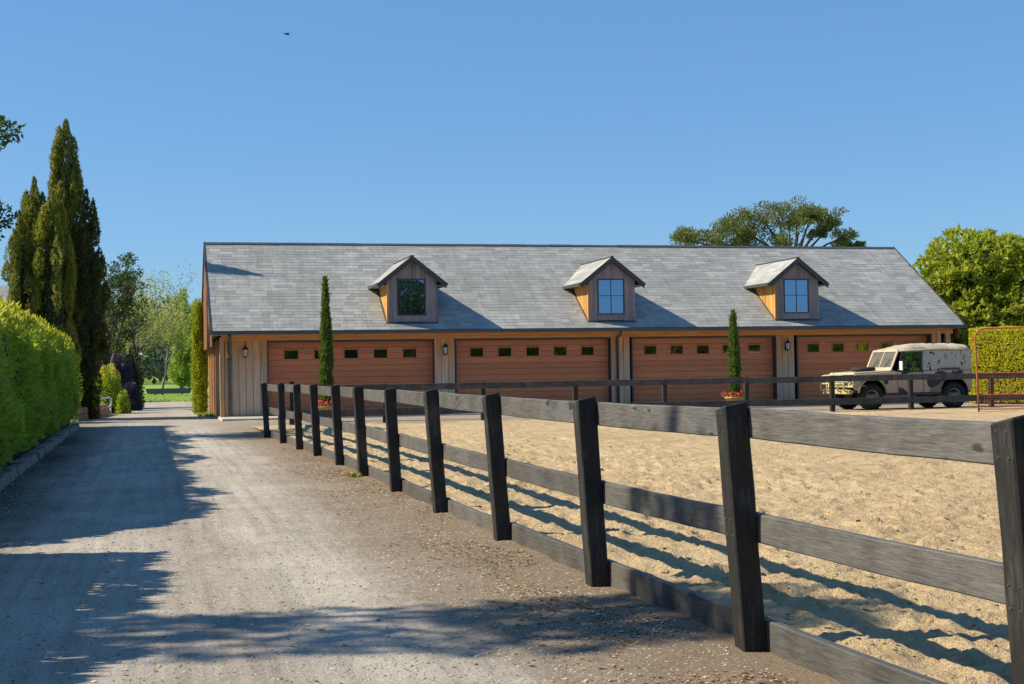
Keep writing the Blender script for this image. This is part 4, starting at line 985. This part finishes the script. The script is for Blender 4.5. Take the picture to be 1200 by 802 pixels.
for s in (1, -1):
    yo = s*HWID
    # front wing with arch
    wing = [(.55, .52), (.93, .52)]+arc(FAX, .50, .48, math.pi, 0, 10)[1:-1]+[(1.9, .60), (2.02, .66), (2.02, 1.06), (1.95, 1.10), (.72, 1.16), (.55, 1.16)]
    MB().prism(wing, yo-s*.05, yo, 'y').build('front_wing', 'camo', CAR, bevel=.012)
    eye = MB(); A = arc(FAX, .50, .50, math.pi*.97, .10, 12); B = arc(FAX, .50, .455, math.pi*.97, .10, 12)
    for k in range(12): eye.hexa([(A[k][0], yo-s*.02, A[k][1]), (A[k+1][0], yo-s*.02, A[k+1][1]), (B[k+1][0], yo-s*.02, B[k+1][1]), (B[k][0], yo-s*.02, B[k][1]), (A[k][0], yo+s*.05, A[k][1]), (A[k+1][0], yo+s*.05, A[k+1][1]), (B[k+1][0], yo+s*.05, B[k+1][1]), (B[k][0], yo+s*.05, B[k][1])])
    eye.build('wheel_arch', 'creamy', CAR)
    # door
    door = MB().prism([(-.32, .52), (.535, .52), (.535, 1.14), (-.32, 1.14)], yo-s*.045, yo+s*.004, 'y').build('door', 'camo', CAR, bevel=.012)
    fr = MB()
    fr.prism([(-.32, 1.14), (-.32, 1.80), (-.27, 1.80), (-.27, 1.14)], yo-s*.08, yo-s*.03, 'y').prism([(-.27, 1.75), (-.27, 1.80), (.37, 1.80), (.39, 1.75)], yo-s*.0802, yo-s*.0302, 'y').prism([(.37, 1.80), (.535, 1.14), (.48, 1.14), (.33, 1.75)], yo-s*.0804, yo-s*.0304, 'y').prism([(-.27, 1.1402), (-.27, 1.18), (.48, 1.18), (.50, 1.1402)], yo-s*.0806, yo-s*.0306, 'y')
    fr.build('window_frame', 'trim', door); MB().prism([(-.27, 1.18), (.47, 1.18), (.335, 1.75), (-.27, 1.75)], yo-s*.062, yo-s*.054, 'y').build('window_pane', 'glass', door)
    MB().box(.0-.30, -.14, yo+s*.004 if s > 0 else yo-.03, yo+.03 if s > 0 else yo-.004, 1.0, 1.04).build('handle', 'trim', door)
    # rear tub with arch
    tub = [(-2.02, .62), (-1.95, .56), (-1.88, .52)]+arc(RAX, .50, .48, math.pi, 0, 10)[1:-1]+[(-.93, .52), (-.34, .52), (-.34, 1.18), (-2.02, 1.18)]
    MB().prism(tub, yo-s*.05, yo, 'y').build('rear_tub', 'camo', CAR, bevel=.012)
    # hard upper side
    MB().prism([(-2.00, 1.182), (-.335, 1.182), (-.335, 1.84), (-1.96, 1.84)], yo-s*.09, yo-s*.025, 'y').build('upper_side', 'camotop', CAR, bevel=.02)
    MB().box(-1.6, -.95, min(yo-s*.024, yo-s*.005), max(yo-s*.024, yo-s*.005), 1.21, 1.26).build('side_rail', 'trim', CAR)
    MB().box(-.95, .95, min(yo-s*.10, yo-s*.02), max(yo-s*.10, yo-s*.02), .44, .515).build('sill', 'trim', CAR)
    # mirror
    mr = MB().box(.46, .50, min(yo+s*.03, yo+s*.20), max(yo+s*.03, yo+s*.20), 1.20, 1.48).build('mirror', 'whitepaint', CAR, bevel=.012)
    MB().tube([(.53, yo-s*.02, 1.18), (.50, yo+s*.10, 1.22)], .012, 6).build('arm', 'trim', mr)
    # lamps
    MB().box(2.005, 2.03, min(s*.50, s*.84), max(s*.50, s*.84), .70, 1.05).build('lamp_panel', 'creamy', CAR, bevel=.01)
    hl = MB().lathe([(.105, 0), (.10, .03), (.05, .045)], (2.03, s*.66, .88), 14, 'x').build('headlight', 'chrome', CAR, True)
    MB().lathe([(.04, 0), (.03, .03)], (2.03, s*.79, .97), 10, 'x').build('indicator', simple('amber', (.6, .2, .02), .3), CAR)
    for ax in (FAX, RAX):
        wy = s*(HWID-.12)
        wh = MB().lathe([(.225, -.11), (.33, -.115), (.395, -.085), (.405, -.04), (.405, .04), (.395, .085), (.33, .115), (.225, .11), (.225, -.11)], (ax, wy, .405), 26, 'y', False).build('wheel', 'rubber', CAR, True)
        MB().lathe([(.10, -.02), (.19, -.01), (.232, .07), (.228, .10), (.20, .085), (.17, .03), (.09, .045), (.07, .10), (.02, .105)] if s > 0 else [(.10, .02), (.19, .01), (.232, -.07), (.228, -.10), (.20, -.085), (.17, -.03), (.09, -.045), (.07, -.10), (.02, -.105)], (ax, wy, .405), 18, 'y').build('rim', 'hub', wh, True)
        tr = MB()
        for k in range(26):
            a = k*2*math.pi/26; c, q = math.cos(a), math.sin(a); ca, sa = math.cos(a+.09), math.sin(a+.09)
            tr.hexa([(ax+.40*c, wy-.09, .405+.40*q), (ax+.40*ca, wy-.09, .405+.40*sa), (ax+.40*ca, wy+.09, .405+.40*sa), (ax+.40*c, wy+.09, .405+.40*q), (ax+.418*c, wy-.085, .405+.418*q), (ax+.418*ca, wy-.085, .405+.418*sa), (ax+.418*ca, wy+.085, .405+.418*sa), (ax+.418*c, wy+.085, .405+.418*q)])
        tr.build('tread', 'rubber', wh)
# inner dark body, bonnet, grille, screen, roof
MB().box(-1.99, 1.96, -.80, .80, .50, .62).build('chassis', 'dark', CAR)
MB().box(-.92, .92, -.812, .812, .621, 1.12).box(-1.98, -1.9, -.81, .81, .621, 1.12).build('inner_body', 'dark', CAR)
MB().prism([(.60, 1.14), (1.98, 1.08), (2.0, 1.11), (1.95, 1.155), (.66, 1.215), (.60, 1.20)], -.812, .812, 'y').build('bonnet', 'camobonnet', CAR, bevel=.015)
MB().lathe([(.36, 0), (.385, .03), (.385, .10), (.33, .13), (.25, .11)], (1.25, 0, 1.19), 20).build('spare_wheel', 'rubber', CAR, True)
MB().box(1.90, 1.96, -.50, .50, .68, 1.075).build('grille', 'trim', CAR)
for k in range(7): MB().box(1.955, 1.975, -.48, .48, .71+k*.05, .735+k*.05).build('grille_bar', 'creamy', CAR)
MB().box(2.06, 2.20, -.86, .86, .50, .64).build('bumper', 'creamy', CAR, bevel=.015)
bb = MB()
for s in (1, -1):
    bb.tube([(2.22, s*.78, .58), (2.30, s*.78, .62), (2.32, s*.78, 1.0), (2.26, s*.72, 1.06)], .028, 8)
    bb.tube([(2.22, s*.36, .58), (2.30, s*.36, .62), (2.30, s*.36, 1.08)], .028, 8)
bb.tube([(2.30, -.36, 1.08), (2.30, .36, 1.08)], .028, 8); bb.tube([(2.32, -.78, .82), (2.32, .78, .82)], .024, 8); bb.tube([(2.26, -.72, 1.06), (2.30, -.36, 1.08)], .024, 8).tube([(2.26, .72, 1.06), (2.30, .36, 1.08)], .024, 8)
bb.build('bull_bar', 'creamy', CAR, True)
ws = MB(); a, b = (.70, 1.20), (.42, 1.84)
def wsp(t, y, o=0): return (a[0]+(b[0]-a[0])*t+o, y, a[1]+(b[1]-a[1])*t)
def wbar(t0, t1, y0, y1): ws.hexa([wsp(t0, y0), wsp(t0, y1), wsp(t1, y1), wsp(t1, y0), wsp(t0, y0, .05), wsp(t0, y1, .05), wsp(t1, y1, .05), wsp(t1, y0, .05)])
wbar(-.12, .16, -.80, .80); wbar(.90, 1.0, -.78, .78); wbar(.16, .90, -.80, -.71); wbar(.16, .90, .71, .80); wbar(.16, .90, -.025, .025)
wsf = ws.build('windscreen_frame', 'peach', CAR, bevel=.01)
MT['screen'] = simple('dusty_glass', (.13, .13, .10), .25, 0, .3, 3)
for y0, y1 in ((-.705, -.03), (.03, .705)):
    MB().hexa([wsp(.16, y0, .015), wsp(.16, y1, .015), wsp(.9, y1, .015), wsp(.9, y0, .015), wsp(.16, y0, .025), wsp(.16, y1, .025), wsp(.9, y1, .025), wsp(.9, y0, .025)]).build('windscreen_pane', 'screen', wsf)
for y0 in (-.4, .35): MB().tube([(.70, y0, 1.30), (.60, y0+.2, 1.58)], .010, 5).build('wiper', 'trim', wsf)
# canvas roof: lumpy, rising behind the cab
nx, ny = 26, 11; Vv = []; Ff = []
for i in range(nx+1):
    x = .46-(2.46)*i/nx
    for j in range(ny+1):
        y = -.83+1.66*j/ny; e = abs(y)/.83; top = 1.86+.15*min(1, max(0, (.35-x)/.5))*(1-.15*max(0, (-1.2-x)))
        z = 1.80+(top-1.80)*(1-e**5)+.022*math.sin(x*7+y*2)*(1-e)+.018*rnd.uniform(-1, 1)
        Vv.append((x, y*(1.0-.02*rnd.random()), z))
for i in range(nx):
    for j in range(ny): p = i*(ny+1)+j; Ff.append((p, p+1, p+ny+2, p+ny+1))
cv = MB(); cv.add(Vv, Ff); o = cv.build('canvas_roof', 'canvas', CAR, True); sm = o.modifiers.new('thick', 'SOLIDIFY'); sm.thickness = .03
for s in (1, -1):
    MB().tube([(.44, s*.83, 1.80), (-.3, s*.85, 1.81), (-.9, s*.845, 1.84), (-1.5, s*.85, 1.81), (-1.98, s*.83, 1.82)], [.03, .035, .045, .035, .03], 8).build('canvas_roll', 'canvas', CAR, True)
MB().box(-2.03, -1.95, -.80, .80, .60, 1.82).build('tailgate', 'camotop', CAR)
sw_ = MB(); sw_.lathe([(.17, -.012), (.185, 0), (.17, .012)], (.36, .36, 1.22), 16, 'x'); sw_.build('steering_wheel', 'dark', CAR)
for y0 in (-.6, .12): MB().prism([(-.30, .95), (.25, .95), (.25, 1.12), (-.1, 1.14), (-.2, 1.62), (-.30, 1.62)], y0, y0+.46, 'y').build('seat', 'dark', CAR)
# place: near rear wheel at (22.9, 38.0); view ray there, side turned 31 degrees from the picture plane
vr = Vector((22.9, 38.6, 0)).normalized(); e_ = Vector((vr.y, -vr.x, 0)); ph = math.radians(30)
fw = (-e_*math.cos(ph)-vr*math.sin(ph)); CAR.rotation_euler = (0, 0, math.atan2(fw.y, fw.x))
lf = Vector((-fw.y, fw.x, 0))
CAR.location = Vector((23.95, 38.45, .012))-fw*RAX-lf*(HWID-.12)

# ================================================================== GATE
GT = thing('rusty_gate', 'tall rusty pipe-framed mesh gate at the right edge', 'gate', (22.1, 34.2, 0), math.atan2(-.5, 1))
MT['rust'] = simple('rusty_pipe', (.42, .12, .045), .75, 0, .35, 9)
gw, gh = 3.2, 2.36
pts = [(0, 0, .02), (-.03, 0, 1.3), (-.06, 0, gh-.28)]+[(-.06+.28-.28*math.cos(a), 0, gh-.28+.28*math.sin(a)) for a in np.linspace(.2, math.pi/2, 6)]+[(gw-.25, 0, gh), (gw-.05, 0, gh-.1), (gw, 0, gh-.3), (gw, 0, .02)]
MB().tube(pts, .028, 8).build('frame', 'rust', GT, True)
for z in (.12, .52, 1.12): MB().tube([(-.02, 0, z), (gw, 0, z)], .014, 6).build('cross_rail', 'rust', GT)
ms = MB()
for k in range(1, 40): ms.tube([(k*.08, 0, .06), (k*.08, 0, 1.14)], .0035, 4, cap=False)
for k in range(14): ms.tube([(0, .004, .06+k*.08), (gw, .004, .06+k*.08)], .0035, 4, cap=False)
kind(ms.build('wire_mesh', 'rust', GT), 'stuff')

# ================================================================== LITTER, PEBBLES, WEEDS
def scatter(name, label, cat, n_, xf, yf, zf, L, W, mat, tilt=.25):
    x, y = xf, yf; P = np.stack([x, y, zf(x, y)+.004], 1); a = rng.random(n_)*6.283
    D = np.stack([np.cos(a), np.sin(a), rng.uniform(-.05, tilt, n_)], 1); D = unit(D)
    S_ = np.stack([-np.sin(a), np.cos(a), rng.uniform(-tilt, tilt, n_)], 1); L = L[:, None]; W = W[:, None]
    Vv = np.stack([P-D*L*.5, P+S_*W*.5+np.array([0, 0, .004]), P+D*L*.5, P-S_*W*.5+np.array([0, 0, .004])], 1).reshape(-1, 3)
    o = link(name, mesh_np(name, Vv, np.arange(len(Vv)).reshape(-1, 4)), mat); tag(o, label, cat); return kind(o, 'stuff')
n_ = 9000; y = 3+26*rng.random(n_)**1.7; x = 2.72-np.abs(rng.normal(size=n_))*.42; x = np.clip(x, .6, 2.76)
cl_ = vnoise(x*2.2, y*1.1, 61) > .40; x, y = x[cl_], y[cl_]; n_ = len(x)
scatter('leaf_litter', 'pale dry leaves and bark chips along the foot of the drive fence', 'leaf litter', n_, x, y, drv, rng.uniform(.01, .045, n_), rng.uniform(.008, .024, n_), 'litter')
n_ = 1100; y = 3+20*rng.random(n_)**1.6; x = np.clip(2.6-np.abs(rng.normal(size=n_))*.5, .4, 2.76); cl_ = vnoise(x*1.7+8, y*1.3, 62) > .52; x, y = x[cl_], y[cl_]; n_ = len(x)
scatter('rusty_leaves', 'rust-brown fallen leaves in patches beside the drive fence', 'leaf litter', n_, x, y, drv, rng.uniform(.015, .05, n_), rng.uniform(.01, .026, n_), 'litterred')
n_ = 420; y = 4+30*rng.random(n_)**1.4; x = rng.uniform(-1.9, 2.4, n_)
scatter('scattered_leaves', 'few dry leaves scattered over the gravel drive', 'leaf litter', n_, x, y, drv, rng.uniform(.02, .07, n_), rng.uniform(.015, .04, n_), 'litter')
# pebbles: small squashed octahedra
n_ = 46000; y = 3+21*rng.random(n_)**1.45; x = rng.uniform(-2.0, 2.74, n_); s = rng.uniform(.003, .009, n_)*(1+.9*(rng.random(n_) < .02))
base = np.array([(1, 0, 0), (0, 1, 0), (-1, 0, 0), (0, -1, 0), (.2, .1, .5), (0, 0, -.4)], float)
P = np.stack([x, y, drv(x, y)+s*.2], 1); Vv = (P[:, None]+base[None]*s[:, None, None]*rng.uniform(.6, 1.4, (n_, 6, 1))).reshape(-1, 3)
tri = np.array([(0, 1, 4), (1, 2, 4), (2, 3, 4), (3, 0, 4)]); Fq = (np.arange(n_)[:, None, None]*6+tri[None]).reshape(-1, 3)
o = link('pebbles', mesh_np('pebbles', Vv, Fq), 'pebble'); tag(o, 'loose pebbles over the near part of the gravel drive', 'gravel'); kind(o, 'stuff')
# sand clods
n_ = 14000; y = 4+28*rng.random(n_)**1.5; x = 2.95+(y*.78+1)*rng.random(n_); s = rng.uniform(.005, .016, n_)*(1+1.2*(rng.random(n_) < .05))
P = np.stack([x, y, sandz(x, y)+s*.15], 1); Vv = (P[:, None]+base[None]*s[:, None, None]*rng.uniform(.6, 1.4, (n_, 6, 1))).reshape(-1, 3)
Fq = (np.arange(n_)[:, None, None]*6+tri[None]).reshape(-1, 3)
o = link('sand_clods', mesh_np('sand_clods', Vv, Fq), 'sand'); tag(o, 'crumbled clods over the churned arena sand', 'sand'); kind(o, 'stuff')
def weed(loc, r, n_, label, mat='weed'):
    t = root_at('weed', label, 'plant', loc); a = rng.random(n_)*6.283; rr = r*rng.random(n_)
    P = np.stack([rr*np.cos(a)*.6, rr*np.sin(a)*.6, np.zeros(n_)], 1); D = np.stack([np.cos(a), np.sin(a), .9+rng.random(n_)], 1)
    leaves('leaves', P, D, rng.uniform(.05, .11, n_), .025, mat, t, True)
weed((2.56, 18.55, .0), .10, 60, 'small green weed at the foot of a drive fence post')
weed((4.3, 33.2, .03), .25, 90, 'small green weed on the sand near the far fence corner')
o = None
for (x, y, r, n2) in ((12.3, 19.2, .35, 110), (12.7, 19.4, .5, 90)): weed((x, y, .05), r, n2, 'faint grass sprouts on the arena sand' if r < .4 else 'wider thin patch of grass sprouts on the arena sand')
n2 = 700; x = 1.9-.5*rng.random(n2)**2; y = 48+8*rng.random(n2); P = np.stack([x, y, np.zeros(n2)], 1)
o = leaves('grass_verge', P, np.array([0, 0, 1.])+rng.normal(size=(n2, 3))*.4, rng.uniform(.05, .14, n2), .03, 'weed', None, True); tag(o, 'thin grass along the left wall of the garage', 'grass')
n2 = 9000; x = rng.uniform(-8, 14, n2); y = 79.2+rng.random(n2)**2*35; P = np.stack([x, y, np.full(n2, -.02)], 1)
o = leaves('field_grass', P, np.array([0, 0, 1.])+rng.normal(size=(n2, 3))*.4, rng.uniform(.03, .09, n2), .05, 'weed', None, True); tag(o, 'bright grass at the near edge of the green field', 'grass')
# bird high over the garage
bd = thing('bird', 'tiny dark bird high in the blue sky', 'bird', (5.63, 60.0, 16.02), .6)
MT['feather'] = simple('dark_feather', (.02, .02, .022), .7)
MB().lathe([(.008, -.16), (.03, -.08), (.045, 0), (.032, .09), (.02, .13), (.003, .17)], (0, 0, 0), 8, 'x').build('body', 'feather', bd, True)
for s in (1, -1): MB().add([(.06, s*.03, .01), (.0, s*.17, .05), (-.04, s*.28, .03), (-.06, s*.03, .01), (.06, s*.03, .0), (.0, s*.17, .042), (-.04, s*.28, .025), (-.06, s*.03, .0)], [(0, 1, 2, 3), (7, 6, 5, 4), (0, 4, 5, 1), (1, 5, 6, 2), (2, 6, 7, 3), (3, 7, 4, 0)]).build('wing', 'feather', bd)
